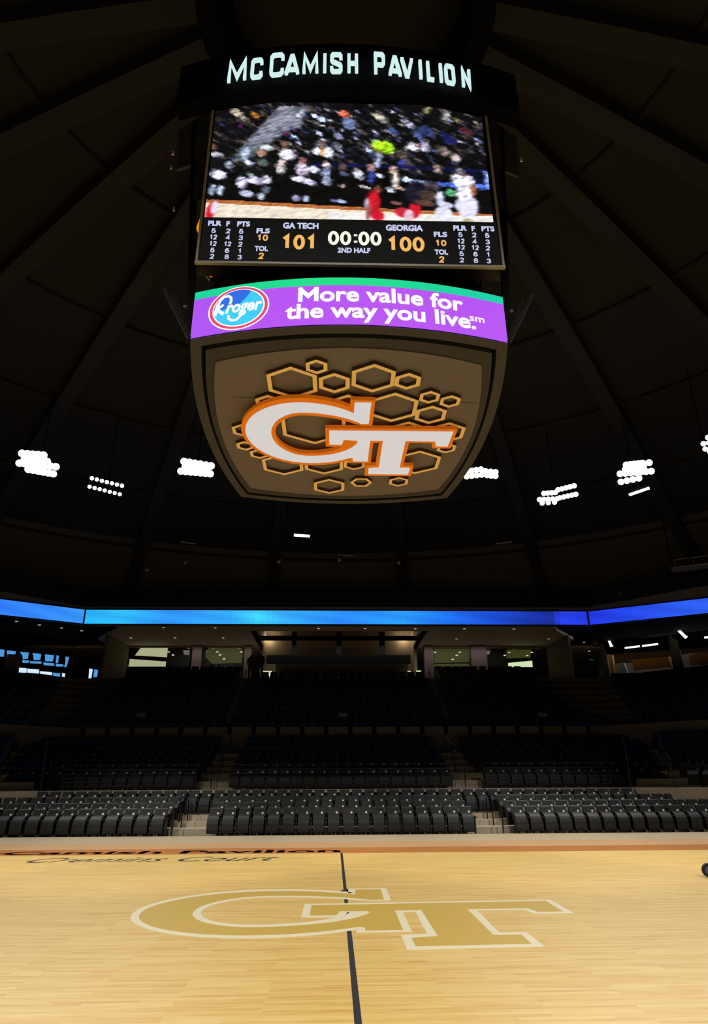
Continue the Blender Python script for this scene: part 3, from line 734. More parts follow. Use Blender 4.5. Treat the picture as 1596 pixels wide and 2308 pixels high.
for j in range(NZ):
    row = []
    up = min(1.0, max(0.0, (NZ*0.86-j)/(NZ*0.12)))              # the court at the bottom stays smooth
    for i in range(NX):
        acc = [0.0, 0.0, 0.0]; wt = 0.0
        wob = (vnoise(i*0.45, j*0.45, 5)-0.5)*3.2*up; wob2 = (vnoise(i*0.45, j*0.45, 9)-0.5)*2.4*up
        for k in range(-2, 3):
            x = int(i+k*0.9+wob); y = int(j+k*0.55*up+wob2*0.8)
            if 0 <= x < NX and 0 <= y < NZ:
                w = 1.0-abs(k)*0.2; c = src[y][x]; wt += w
                acc[0] += c[0]*w; acc[1] += c[1]*w; acc[2] += c[2]*w
        a_, b_ = i*0.16-j*0.10, i*0.25+j*0.55
        q = 0.60+1.0*vnoise(a_, b_, 2); q = 1+(q-1)*(0.25+0.75*up)
        row.append(tuple(v/max(wt, .01)*q for v in acc) if wt else src[j][i])
    buf.append(row)
def jitter(i, j):
    r, g, b = buf[NZ-1-j][i]
    k = 0.92 if (i+j) % 2 else 1.0
    h = ((i*7919+j*104729) % 97)/97.0
    k *= 1.0+0.14*h
    return lin(min(255, r*k), min(255, g*k), min(255, b*k))
led_grid('led_face', NX, NZ, lambda s, t: (PX0+(PX1-PX0)*s, SY-0.008, PZ0+(PZ1-PZ0)*t), jitter, M_led, VS)
# -- player statistics under the picture
def oval_pts(cx, cy, a, b, n=16): return [(cx+a*cos(2*pi*k/n), cy+b*sin(2*pi*k/n)) for k in range(n)]
DIG = {'0': [(oval_pts(.3, .5, .3, .5), True)], '1': [([(.08, .76), (.34, .98), (.34, 0)], False)],
 '2': [([(0, .72), (.06, .9), (.2, 1), (.4, 1), (.54, .9), (.58, .74), (.5, .55), (.05, .04), (.02, 0), (.6, 0)], False)],
 '3': [([(0, .8), (.08, .93), (.22, 1), (.4, 1), (.54, .9), (.56, .74), (.46, .6), (.26, .53)], False), ([(.26, .53), (.48, .48), (.6, .32), (.56, .12), (.42, 0), (.2, 0), (.06, .08), (0, .24)], False)],
 '4': [([(.45, 0), (.45, 1), (0, .28), (.62, .28)], False)],
 '5': [([(.56, 1), (.12, 1), (.05, .5), (.2, .61), (.4, .61), (.56, .5), (.6, .32), (.54, .1), (.38, 0), (.2, 0), (.06, .08), (0, .22)], False)],
 '6': [(oval_pts(.3, .31, .3, .31), True), ([(.54, .9), (.42, 1), (.24, .98), (.08, .82), (0, .5), (.0, .3)], False)],
 '8': [(oval_pts(.3, .27, .3, .27), True), (oval_pts(.3, .77, .25, .23), True)],
 ':': [([(.14, .12), (.14, .28)], False), ([(.14, .70), (.14, .86)], False)]}
def stat(s, px, py, wpx, hpx, m, bold=0.045):
    a = ony(px-wpx/2, py+hpx/2, SY); b = ony(px+wpx/2, py+hpx/2, SY); t = ony(px, py-hpx/2, SY); c = ony(px, py+hpx/2, SY)
    tx = MB()
    if all(ch in DIG for ch in s):
        adv = [0.42 if ch == ':' else 0.82 for ch in s]; tot = sum(adv)-0.18; k = (b.x-a.x)/(tot+0.02); hh = t.z-c.z; x = a.x
        wst = 0.19*hh
        for ch, ad in zip(s, adv):
            for pl, cl in DIG[ch]:
                stroke_prism(tx, [(x+wst*0.5+p[0]*(k-wst*0.5), c.z+wst/2+p[1]*(hh-wst)) for p in pl], wst, lambda u, v, d: (u, SY-0.010-d, v), 0, 0.002, m, closed=cl)
            x += ad*k
    else:
        text_fit(tx, s, lambda x, z: (x, SY-0.010, z), a.x, b.x, c.z, t.z, m, bold=bold)
    tx.build('readout', VS)
for k, (x, y) in enumerate([(484, 504), (1037, 515)]):
    dx = x-484; dy = y-504
    stat('PLR', x, y, 30, 11, M_text_w); stat('F', x+30, y+1, 8, 11, M_text_w); stat('PTS', x+(65 if not k else 63), y+1.5, 29, 11, M_text_w)
COLS = [[('5','12','12','5','2'), ('2','4','12','6','8'), ('5','3','2','1','3')]]
for side, (bx, rows) in enumerate([([481, 514, 543], [521, 535.5, 550, 565, 579]), ([1037.5, 1069, 1098], [530, 544.5, 558.5, 573, 587.5])]):
    for ci in range(3):
        for ri in range(5):
            s = COLS[0][ci][ri]
            lean = (-1.0 if side == 0 else 1.0)*ri*0.9
            stat(s, bx[ci]+lean, rows[ri]+(ci*0.9 if side == 0 else ci*1.0), 16 if len(s) == 2 else 9, 10.5, M_text_w)
stat('FLS', 593, 521, 30, 11, M_text_w); stat('10', 590.5, 537, 24, 14, M_text_o); stat('TOL', 589, 561, 30, 11, M_text_w); stat('2', 588, 578, 11, 14, M_text_o)
stat('FLS', 993, 529, 30, 11, M_text_w); stat('10', 993, 549, 24, 14, M_text_o); stat('TOL', 995, 569, 30, 11, M_text_w); stat('2', 995.5, 586, 11, 14, M_text_o)
stat('GA TECH', 678, 509.5, 80, 13, M_text_w); stat('GEORGIA', 911.5, 514.5, 83, 13, M_text_w)
stat('101', 672, 547, 79, 33, M_text_o); stat('100', 913, 551.5, 82, 33, M_text_o)
stat('00:00', 798, 538.5, 118, 31, M_text_c); stat('2ND HALF', 798, 565, 74, 11, M_text_w)

# side and rear screens (dark cabinets)
for s in (-1, 1):
    mb = MB(); mb.box((1.75*s if s > 0 else -1.98, -1.9, 1.4), (1.98 if s > 0 else -1.75, 1.9, 4.7), M_blackmetal); mb.build('side_screen', sb)
mb = MB(); mb.box((-2.1, 2.18, 1.36), (2.1, 2.4, 4.7), M_blackmetal); mb.build('rear_screen', sb)
# bronze wings beside the top of the screen
for s in (-1, 1):
    mb = MB()
    q = [(2.22*s, -2.30, 10.35-SBZ), (2.66*s, -2.16, 10.30-SBZ), (2.72*s, -2.16, 11.15-SBZ), (2.22*s, -2.30, 11.45-SBZ)]
    r_ = [(x, y+0.05, z) for x, y, z in q]
    mb.add(q+r_, [(0, 1, 2, 3), (7, 6, 5, 4), (0, 4, 5, 1), (1, 5, 6, 2), (2, 6, 7, 3), (3, 7, 4, 0)], M_brown); mb.build('side_wing', sb)
    mb = MB(); mb.box((2.26*s-0.07, -2.28, 9.55-SBZ), (2.26*s+0.07, -2.24, 10.35-SBZ), M_band); mb.build('side_plate', sb)
# amber glowing wedges behind the screen's left edge, gussets under it
for (px, py, w, h) in ((459, 391, 9, 22), (459, 417, 8, 20), (450, 505, 12, 38), (474, 611, 9, 16)):
    yy = -2.14 if py < 600 else -2.1
    p = ony(px, py, yy); k = 9.3/FPX
    mb = MB(); q = [(p.x+w*k*.5, 0, p.z+h*k*.7), (p.x-w*k*.1, 0, p.z+h*k*.45), (p.x-w*k*.6, 0, p.z-h*k*.3), (p.x, 0, p.z-h*k*.7), (p.x+w*k*.5, 0, p.z-h*k*.5)]
    mb.prism([(a, c) for a, b, c in q], lambda u, v, d: (u, yy+d, v-SBZ), 0, 0.05, M_amber); o = mb.build('amber_wedge', sb)
for (px, py, w) in ((474, 618, 48), (1077, 625, 22)):
    p = ony(px, py, -2.05); k = 9.3/FPX; mb = MB()
    mb.prism([(p.x-w*k*.5, p.z+16*k), (p.x+w*k*.5, p.z+16*k), (p.x, p.z-16*k)], lambda u, v, d: (u, -2.05+d, v-SBZ), 0, 0.06, M_brown); mb.build('gusset', sb)

# name ring with lit letters
NYC = 2.90
def ny(x): return -(NYC-0.0575*x*x)
NR0, NR1 = 11.28, 12.2
mb = MB(); vs = []; fs = []; n = 40
for i in range(n+1):
    x = -2.7+5.4*i/n; y = ny(x)
    vs += [(x, y, NR0-SBZ), (x, y, NR1-SBZ), (x, y+0.25, NR0-SBZ), (x, y+0.25, NR1-SBZ)]
for i in range(n):
    a = 4*i; fs += [(a, a+4, a+5, a+1), (a+2, a+3, a+7, a+6), (a, a+2, a+6, a+4), (a+1, a+5, a+7, a+3)]
fs += [(0, 1, 3, 2), (4*n, 4*n+2, 4*n+3, 4*n+1)]
mb.add(vs, fs, M_void); nb = mb.build('name_band', sb)
def C_(l, r, b, t, q=0.2):      # angular C
    w = r-l; h = t-b; k = 0.17*min(w, h)
    return [(r, t-h*0.24), (r, t-k), (r-k, t), (l+k, t), (l, t-k), (l, b+k), (l+k, b), (r-k, b), (r, b+k), (r, b+h*0.24)]
GLY = {
 'M': [[(0, 0), (0.02, 1), (0.42, 0.16), (0.82, 1), (0.84, 0)]],
 'C': [C_(0, 0.66, 0, 1)],
 'A': [[(0, 0), (0.36, 1), (0.46, 1), (0.82, 0)], [(0.13, 0.22), (0.69, 0.22)]],
 'I': [[(0, 0), (0, 1)]],
 'S': [[(0.64, 0.76), (0.64, 0.88), (0.54, 1), (0.1, 1), (0, 0.88), (0, 0.70), (0.08, 0.58), (0.56, 0.40), (0.64, 0.28), (0.64, 0.12), (0.54, 0), (0.1, 0), (0, 0.12), (0, 0.24)]],
 'H': [[(0, 0), (0, 1)], [(0.6, 0), (0.6, 1)], [(0, 0.5), (0.6, 0.5)]],
 'P': [[(0, 0), (0, 1), (0.54, 1), (0.66, 0.88), (0.66, 0.56), (0.54, 0.44), (0, 0.44)]],
 'V': [[(0, 1), (0.32, 0), (0.42, 0), (0.76, 1)]],
 'L': [[(0, 1), (0, 0), (0.5, 0)]],
 'O': [[(0.12, 0), (0.54, 0), (0.66, 0.12), (0.66, 0.88), (0.54, 1), (0.12, 1), (0, 0.88), (0, 0.12)]],
 'N': [[(0, 0), (0, 1), (0.66, 0), (0.66, 1)]],
}
def on_name(px, py): return on_arc(px, py, 0.0, ny)
# letter, left and right edge at the baseline in the photograph, baseline row, cap scale
NAME = [('M', 513, 555, 202, 1.12), ('C', 565, 592, 190, 1.0), ('C', 608, 640, 182, 1.16), ('A', 642, 675, 179, 1.0), ('M', 682, 718, 175, 1.0), ('I', 732, 732, 174, 1.0),
        ('S', 744, 772, 173.5, 1.0), ('H', 783, 807, 173.5, 1.0), ('P', 843, 868, 176, 1.12), ('A', 875, 905, 179.5, 1.0), ('V', 903, 932, 184, 1.0), ('I', 948, 948, 190, 1.0),
        ('L', 962, 981, 196, 1.0), ('I', 994, 994, 199, 1.0), ('O', 1003, 1026, 206, 1.0), ('N', 1041, 1062, 215, 1.0)]
zb = on_name(790, 173).z; zc = on_name(790, 135).z-zb
for ch, l, r, by_, k in NAME:
    a = on_name(l, by_).x; b = on_name(r, by_).x
    if r > l: a += 0.024; b -= 0.024
    g = GLY[ch]; gw = max(p[0] for s in g for p in s)
    mb = MB()
    f = lambda u, v, d: (u, ny(u)-0.05-d, v-SBZ)
    for s in g:
        pl = [(a+(b-a)*(p[0]/gw if gw else 0), zb+zc*k*p[1]) for p in s]
        stroke_prism(mb, pl, 0.048, f, 0, 0.05, M_letter, closed=(ch == 'O'))
    mb.build('letter', nb)
# hoist cables up to the roof ring
for sx in (-1, 1):
    for sy in (-1, 1):
        mb = MB(); mb.tube([(1.6*sx, 1.7*sy, 4.7), (2.6*sx, 2.0*sy, 17.7-SBZ)], 0.03, M_blackmetal, 6); mb.build('hoist_cable', sb)
mb = MB(); mb.box((-1.5, -1.5, 4.7), (1.5, 1.5, 5.3), M_void); mb.build('hoist_frame', sb)

# ================================================================== FLOOD LIGHTS, TUBES
def bank(lamps, label, group='flood light banks under the roof', glow=M_lens, size=0.12, z=14.0, double=0):  # dazzling banks: extra rows and large lenses imitate their glare
    pts = [onz(px, py, z) for px, py in lamps]
    c = sum(pts, Vector())/len(pts)
    root = empty('flood_light_bank', (c.x, c.y, z+0.35), label, 'flood light', group)
    rl = Vector((c.x, c.y, z+0.35))
    aim = (Vector((0, -4, 0))-c).normalized()
    xs = sorted(range(len(pts)), key=lambda i: lamps[i][0])
    mb = MB(); mb.bar(pts[xs[0]]-rl+Vector((0, .25, .3)), pts[xs[-1]]-rl+Vector((0, .25, .3)), 0.12, M_blackmetal); mb.build('frame', root)
    mb = MB(); top = dome_z(sqrt(c.x**2+c.y**2))-0.3
    mb.tube([(0, 0.25, 0.05), (0, 0.25, top-rl.z)], 0.03, M_blackmetal, 6); mb.build('hanger', root)
    view = (CAM-c).normalized(); ax = (aim*0.5+view*0.5).normalized()
    for p in pts:
        q = p-rl; mb = MB()
        mb.tube([q-ax*0.26, q-ax*0.16, q-ax*0.01], [size*0.35, size*0.8, size*1.05], M_blackmetal, 12)
        h = mb.build('lamp', root, smooth=True)
        mb = MB(); mb.cyl(q-ax*0.012, ax, size, 0.02, glow, 14); mb.build('lens', h)
    return root
def grid_row(a, b, n): return [(a[0]+(b[0]-a[0])*i/(n-1), a[1]+(b[1]-a[1])*i/(n-1)) for i in range(n)]
bank(grid_row((50, 1022), (98, 1026), 5)+grid_row((44, 1044), (126, 1052), 8)+grid_row((56, 1034), (106, 1040), 6)+grid_row((64, 1058), (120, 1068), 6),
     'dazzling flood light bank at the far left, nearest the left edge', size=0.15)
bank(grid_row((207, 1078), (275, 1095), 7)+grid_row((202, 1097), (270, 1114), 7), 'double row of small flood lamps sloping down, second from the left edge', size=0.085, glow=M_lens)
bank(grid_row((415, 1040), (476, 1050), 6)+grid_row((408, 1062), (474, 1068), 7)+grid_row((418, 1051), (468, 1058), 6), 'dazzling flood light bank just left of the scoreboard underside', size=0.15)
bank(grid_row((1054, 1062), (1084, 1058), 4)+grid_row((1052, 1074), (1086, 1070), 4)+grid_row((1095, 1062), (1117, 1064), 3)+grid_row((1098, 1071), (1117, 1073), 3),
     'bright flood light bank just right of the scoreboard underside, fading to single lamps', size=0.125)
bank(grid_row((1226, 1112), (1252, 1110), 4)+grid_row((1216, 1126), (1256, 1124), 5)+grid_row((1222, 1134), (1250, 1132), 3)+grid_row((1258, 1104), (1294, 1095), 5)+grid_row((1262, 1122), (1298, 1114), 5),
     'lowest flood light bank, half dazzling, with two trailing rows of lamps', size=0.115)
bank(grid_row((1412, 1048), (1448, 1044), 5)+grid_row((1398, 1068), (1468, 1062), 7)+grid_row((1400, 1086), (1440, 1078), 4)+grid_row((1410, 1058), (1450, 1054), 5)+[(1463, 1043)],
     'dazzling flood light bank above a short slanted tube light', size=0.14)
bank([(1586, 1000), (1596, 986), (1598, 998), (1590, 1012), (1600, 1018), (1606, 1004)], 'flood light bank cut off by the right edge of the view', size=0.10)

def tube_light(p1, p2, label, m, z, w=0.10, group='tube lights under the roof'):
    a = onz(*p1, z); b = onz(*p2, z); c = (a+b)/2
    r = empty('tube_light', c, label, 'tube light', group)
    mb = MB(); mb.bar(a-c+Vector((0, .06, .08)), b-c+Vector((0, .06, .08)), w*1.3, M_blackmetal); mb.build('housing', r)
    mb = MB(); mb.tube([a-c, b-c], w*0.5, m, 10); mb.build('tube', r)
    mb = MB(); mb.tube([(0, .06, .1), (0, .06, dome_z(sqrt(c.x**2+c.y**2))-z)], 0.015, M_blackmetal, 5); mb.build('hanger', r)
tube_light((663, 1206), (698, 1208.5), 'short bright tube light hanging below the scoreboard', M_tube, 13, 0.13)
tube_light((1419, 1115), (1463, 1100), 'slanted bright tube light under the right flood lights', M_tube, 13.5, 0.13)
for p1, p2, lb in (((406, 1221), (441, 1226), 'unlit strip light in the dark left of the hanging tube light'),
                   ((1117, 1226), (1153, 1221), 'unlit strip light in the dark under the right flood lights'),
                   ((762, 1250.5), (797, 1252), 'unlit strip light in the dark below the scoreboard centre')):
    tube_light(p1, p2, lb, M_tube_off, 13, 0.05)
SPK = [((419, 1268), 'small hanging spotlight farthest but one to the left above the blue ribbon'), ((333, 1285), 'small hanging spotlight farthest left above the blue ribbon'),
       ((629, 1266), 'small hanging spotlight directly below the lit hanging tube'), ((765, 1262), 'small hanging spotlight pair below the middle strip light'),
       ((898, 1268), 'small hanging spotlight farthest right of the dim row')]
for (px, py), lb in SPK:
    p = ony(px, py, 26.0)
    r = empty('spotlight', p, lb, 'spotlight', 'dim spotlights above the ribbon board')
    mb = MB(); mb.tube([(0, -0.16, -0.06), (0, 0.08, 0.03)], [0.10, 0.07], M_tube_off, 10); mb.build('can', r, smooth=True)
    mb = MB(); mb.bar((0, 0.05, 0), (0.10, 0.05, 0.16), 0.03, M_tube_off); mb.build('yoke', r)
    mb = MB(); mb.tube([(0, 0.05, 0.1), (0, 0.05, dome_z(p.xy.length)-p.z)], 0.02, M_blackmetal, 5); mb.build('hanger', r)

p0 = ony(1515, 1285, 25.5); p1 = ony(1640, 1270, 24.0)
cw = empty('catwalk', p0, 'dim grey catwalk end in the dark above the right ribbon board', 'catwalk')
d_ = p1-p0
mb = MB(); mb.bar((0, 0, 0), d_, 0.9, M_tube_off, 0.08); mb.build('deck', cw)
mb = MB(); mb.bar((0, -0.45, 0.45), d_+Vector((0, -0.45, 0.45)), 0.04, M_tube_off); mb.build('rail', cw)
for k in range(4):
    q = d_*(k/3.0); mb = MB(); mb.bar(q+Vector((0, -0.45, 0)), q+Vector((0, -0.45, 0.45)), 0.03, M_tube_off); mb.build('post', cw)
mb = MB(); mb.bar((0.05, 0, 0), (0.05, 0, dome_z(p0.xy.length)-p0.z), 0.05, M_blackmetal); mb.build('hanger', cw)

# ================================================================== BLUE RIBBON BOARDS
RIB_Y = 29.5; RBZ0, RBZ1 = 10.34, 11.19
def ramp(stops, t):
    for (a, ca), (b, cb) in zip(stops[:-1], stops[1:]):
        if a <= t <= b:
            k = (t-a)/(b-a) if b > a else 0; return tuple(ca[i]+(cb[i]-ca[i])*k for i in range(3))
    return stops[-1][1]
def led_ribbon(p0, p1, z0a, z1a, z0b, z1b, stops, label, nx=90):
    r = empty('led_ribbon_board', ((p0[0]+p1[0])/2, (p0[1]+p1[1])/2, 10.3), label, 'led board', 'blue ribbon boards round the balcony')
    c = Vector(r.location)
    def fn(s, t):
        return Vector((p0[0]+(p1[0]-p0[0])*s, p0[1]+(p1[1]-p0[1])*s, (z0a+(z0b-z0a)*s)*(1-t)+(z1a+(z1b-z1a)*s)*t))-c
    def col(i, j):
        s = i/nx; k = ramp(stops, min(1, max(0, s))) ; w = 1+0.05*sin(i*0.37+j*0.8)
        return lin(*(max(0, min(255, v*w)) for v in k))
    led_grid('led_face', nx, 8, fn, col, M_led, r)
    d = Vector((p1[0]-p0[0], p1[1]-p0[1], 0)).normalized(); nrm = Vector((-d.y, d.x, 0))
    a = Vector((*p0, (z0a+z1a)/2))-c+nrm*0.10; b = Vector((*p1, (z0b+z1b)/2))-c+nrm*0.10
    mb = MB(); mb.bar(a, b, 0.16, M_blackmetal, z1a-z0a+0.10); mb.build('casing', r)
    return r
CL, CR = -15.12, 15.18
zz = lambda px, py: ony(px, py, RIB_Y).z
led_ribbon((CL, RIB_Y), (CR, RIB_Y), zz(193, 1405.5), zz(193, 1374.5), zz(1322, 1408), zz(1322, 1378.5),
           [(0, (44, 178, 255)), (.06, (48, 190, 255)), (.16, (50, 150, 255)), (.28, (52, 170, 255)), (.335, (64, 214, 255)), (.38, (56, 176, 255)), (.5, (44, 140, 255)), (.62, (44, 156, 255)), (.70, (34, 120, 246)),
            (.80, (28, 78, 214)), (.88, (26, 54, 172)), (.932, (28, 44, 150)), (.934, (40, 66, 238)), (1, (36, 58, 226))], 'long blue LED ribbon board across the middle of the balcony')
for s, label, stops in ((-1, 'blue LED ribbon board angled along the left balcony', [(0, (44, 110, 250)), (.55, (52, 122, 255)), (1, (56, 150, 255))]),
                 (1, 'deep blue LED ribbon board angled along the right balcony', [(0, (34, 56, 226)), (.4, (44, 90, 240)), (1, (60, 120, 250))])):
    x = CL-0.08 if s < 0 else CR+0.10
    nrm = Vector((s*0.7071, 0.7071, 0)); P0 = (x, RIB_Y-0.05, 0)
    e = Vector((x+s*9.0, RIB_Y-0.05-9.0, 0))
    if s < 0:
        a = onp(186, 1405, P0, nrm); b = onp(186, 1373.5, P0, nrm); c_ = onp(0, 1385, P0, nrm); d_ = onp(0, 1350, P0, nrm)
    else:
        a = onp(1329, 1408.5, P0, nrm); b = onp(1329, 1378, P0, nrm); c_ = onp(1596, 1381.5, P0, nrm); d_ = onp(1596, 1347.5, P0, nrm)
    k = 9.0/abs(c_.x-x)
    zlo = a.z+(c_.z-a.z)*k; zhi = b.z+(d_.z-b.z)*k
    if s < 0: led_ribbon((e.x, e.y), (x, RIB_Y-0.05), zlo, zhi, a.z, b.z, stops[::1], label, 60)
    else: led_ribbon((x, RIB_Y-0.05), (e.x, e.y), a.z, b.z, zlo, zhi, stops, label, 60)

# ================================================================== SEATS
pan_prof = [(0.02, 0.06), (0.0, 0.16), (0.0, 0.34), (0.02, 0.44), (0.07, 0.50), (0.16, 0.56), (0.26, 0.60), (0.33, 0.60), (0.33, 0.52), (0.28, 0.30), (0.22, 0.10), (0.12, 0.05)]
back_prof = [(0.34, 0.36), (0.40, 0.36), (0.52, 0.74), (0.54, 0.79), (0.50, 0.80), (0.46, 0.77), (0.40, 0.60)]
def seat_mb(w):
    pan = MB(); pan.prism([(y, z) for y, z in pan_prof], lambda u, v, d: (d, u, v), -w/2, w/2, M_seat)
    bk = MB(); bk.prism(back_prof, lambda u, v, d: (d, u, v), -w/2-0.01, w/2+0.01, M_back)
    return pan, bk
def arm_mb(x):
    a = MB(); a.box((x-0.02, 0.14, 0.0), (x+0.02, 0.30, 0.46), M_arm); a.box((x-0.03, 0.05, 0.46), (x+0.03, 0.40, 0.50), M_arm); return a
def plate_mb():
    p = MB(); p.cyl((0.095, 0.425, PLATE_H), (0, -1, 0.35), 0.034, 0.045, M_plate, 12); return p
pan, bk = seat_mb(0.355)
me_pan = pan.mesh('seat'); me_bk = bk.mesh('backrest'); me_arm = arm_mb(0.237).mesh('armrest'); me_plate = plate_mb().mesh('number_plate')
proto = empty('folding_seat')
parts = []
for nm, me, bv in (('seat', me_pan, 0.02), ('backrest', me_bk, 0.012), ('armrest', me_arm, 0.0), ('number_plate', me_plate, 0.0)):
    o = bpy.data.objects.new(nm, me); COL.objects.link(o); o.parent = proto
    if bv: md = o.modifiers.new('bevel', 'BEVEL'); md.width = bv; md.segments = 2; md.limit_method = 'ANGLE'; md.angle_limit = radians(50)
    parts.append(o)
first = [True]
def place_seat(x, y, z, sx, label, group):
    if first[0]: r = proto; first[0] = False
    else:
        r = proto.copy(); COL.objects.link(r)
        for o in parts:
            c = o.copy(); COL.objects.link(c); c.parent = r
    r.location = (x, y, z); r.scale = (sx, 1, 1)
    tag(r, label, 'seat', group)
def dot_x(px, i): return ony(px, LOW_PY[i], LOW_Y[i]+0.5).x-0.095
ROWN = ['front', 'second', 'third']
LOWROWS = [   # per row: (block, first dot, last dot, seats between, extra seats beyond the view)
 [('left', 28.2, 371.4, 11, 2), ('middle', 492.7, 1055.5, 18, 0), ('right', 1171.7, 1588.7, 14, 1)],
 [('left', 7.5, 387, 13, 1), ('middle', 501.5, 1042.9, 19, 0), ('right', 1153, 1567, 15, 1)],
 [('left', 27.8, 402.8, 13, 2), ('middle', 512.6, 1032, 19, 0), ('right', 1136, 1548, 15, 1)]]
LOWROWS[0], LOWROWS[1], LOWROWS[2] = LOWROWS[0], \
 [('left', 7.5, 387, 13, 1), ('middle', 501.5, 1042.9, 19, 0), ('right', 1153, 1567, 15, 1)], \
 [('left', 27.8, 402.8, 13, 1), ('middle', 512.6, 1032, 19, 0), ('right', 1136, 1548, 15, 1)]
n_seats = 0
for i, row in enumerate(LOWROWS):
    for blk, a, b, n, extra in row:
        xa, xb = dot_x(a, i), dot_x(b, i); p = (xb-xa)/(n-1)
        ks = list(range(-extra, n)) if blk == 'left' else list(range(0, n+(extra if blk == 'right' else 0)))
        for k in ks:
            if blk == 'left': lb = '%s black folding seat from the stairs, %s row, left courtside block' % (nth(n-1-k), ROWN[i])
            elif blk == 'middle': lb = '%s black folding seat from the left, %s row, middle courtside block' % (nth(k), ROWN[i])
            else: lb = '%s black folding seat from the stairs, %s row, right courtside block' % (nth(k), ROWN[i])
            place_seat(xa+k*p, LOW_Y[i], LOW_Z[i], p/0.474, lb, 'courtside folding seats'); n_seats += 1
xa, xb = dot_x(16.4, 3), dot_x(1529, 3); n = 55; p = (xb-xa)/(n-1)
for k in range(-1, n):
    place_seat(xa+k*p, LOW_Y[3], LOW_Z[3], p/0.474, '%s black folding seat from the right, unbroken fourth courtside row' % nth(n-1-k), 'courtside folding seats'); n_seats += 1
# rows behind the guard rail: too dark and small to show their parts
jm = MB()
for src in seat_mb(0.40)+(arm_mb(0.25),) + (plate_mb(),):
    for mm_i, mm_ in enumerate(src.mats):
        pass
    o_ = len(jm.v); jm.v += src.v; jm.f += [tuple(q+o_ for q in f) for f in src.f]; jm.m += [jm.mi(src.mats[k]) for k in src.m]
me_join = jm.mesh('stadium_seat')
MIDROWS = [[('left', 17, 437, 15), ('middle', 537.4, 1006.6, 18), ('right', 1105, 1501, 15)],
           [('left', 33.5, 448.8, 16), ('middle', 545.7, 996.7, 18), ('right', 1117, 1483.5, 15)],
           [('left', 50, 460, 16), ('middle', 553, 989, 18), ('right', 1079, 1470, 16)],
           [('left', 62, 470, 17), ('middle', 560, 980, 18), ('right', 1067, 1456, 16)],
           [('left', 77, 480, 17), ('middle', 566, 973, 18), ('right', 1057, 1441, 16)],
           [('left', 92, 490, 17), ('middle', 573, 966, 18), ('right', 1049, 1428, 16)]]
mid0 = None; rest = []
for i, row in enumerate(MIDROWS):
    for blk, a, b, n in row:
        xa = ony(a, MID_PY[i], MID_Y[i]+0.5).x-0.095; xb = ony(b, MID_PY[i], MID_Y[i]+0.5).x-0.095; p = (xb-xa)/(n-1)
        for k in range(n):
            if i < 2:
                if blk == 'left': lb = '%s dark seat from the aisle, %s row behind the guard rail, left block' % (nth(n-1-k), ROWN[i])
                elif blk == 'middle': lb = '%s dark seat from the left, %s row behind the guard rail, middle block' % (nth(k), ROWN[i])
                else: lb = '%s dark seat from the aisle, %s row behind the guard rail, right block' % (nth(k), ROWN[i])
                o = bpy.data.objects.new('stadium_seat', me_join) if mid0 is None else mid0.copy()
                COL.objects.link(o); mid0 = mid0 or o
                o.location = (xa+k*p, MID_Y[i], MID_Z[i]); o.scale = (p/0.5, 1, 1)
                tag(o, lb, 'seat', 'folding seats behind the guard rail'); n_seats += 1
            else: rest.append((xa+k*p, MID_Y[i], MID_Z[i], p/0.5, 0.0))
# remaining dark seats of the upper and side stands
UPBLK = [(-13.6, -6.35), (-5.0, 5.05), (6.4, 13.7)]
for i, (y, z) in enumerate(zip(UP_Y, UP_Z)):
    for bi, (x0, x1) in enumerate(UPBLK):
        if bi == 1 and i > UP_N-2: continue
        q0, q1 = x0, x1
        if bi == 0: q0 = -(13.4-(y-25.35)*0.12)
        if bi == 2: q1 = 12.9-(y-25.35)*0.22
        n = int((q1-q0)/0.52)
        for k in range(n+1): rest.append((q0+(q1-q0)*k/n, y, z, 1.0, 0.0))
for s in (-1, 1):
    for (y, z) in list(zip(MID_Y, MID_Z))+list(zip(UP_Y[:-2], UP_Z[:-2])):
        x = XE(y)
        for k in range(26):
            t = 3.4-(y-19)*0.2+0.54*k; px_, py_ = s*(x+t*0.7071), y-t*0.7071
            u, v = project((px_, py_, z+0.5))
            if -40 < u < 1640: rest.append((px_, py_, z, 1.0, -s*pi/4))
sm = MB()
lowp = MB()
lowp.prism([(0.0, 0.06), (0.0, 0.44), (0.16, 0.56), (0.33, 0.60), (0.28, 0.10)], lambda u, v, d: (d, u, v), -0.2, 0.2, M_seat)
lowp.prism([(0.34, 0.36), (0.40, 0.36), (0.54, 0.80), (0.48, 0.79)], lambda u, v, d: (d, u, v), -0.21, 0.21, M_back)
lowp.box((0.225, 0.05, 0.0), (0.275, 0.36, 0.50), M_arm)
lowp.cyl((0.095, 0.425, PLATE_H), (0, -1, 0.35), 0.024, 0.045, M_plate, 6)
LMI = [sm.mi(lowp.mats[k]) for k in lowp.m]
for (x, y, z, sx, a) in rest:
    ca, sa = cos(a), sin(a); o_ = len(sm.v)
    sm.v += [(x+ca*vx*sx-sa*vy, y+sa*vx*sx+ca*vy, z+vz) for vx, vy, vz in lowp.v]
    sm.f += [tuple(q+o_ for q in f) for f in lowp.f]; sm.m += LMI
o = sm.build('distant_stadium_seats'); tag(o, 'rows of dark seats fading up the upper and side stands', 'seats', kind='stuff')

# ================================================================== RAILINGS
def rail(name, label, pts_post, rails, r=0.018, m=M_blackmetal, group=None, cat='railing', mr=None):
    base = Vector(pts_post[0][0]); root = empty(name, base, label, cat, group)
    for a, b in pts_post:
        mb = MB(); mb.tube([Vector(a)-base, Vector(b)-base], r, m, 8); mb.build('post', root)
    for pl in rails:
        mb = MB(); mb.tube([Vector(q)-base for q in pl], r, mr or m, 8); mb.build('rail', root)
    return root
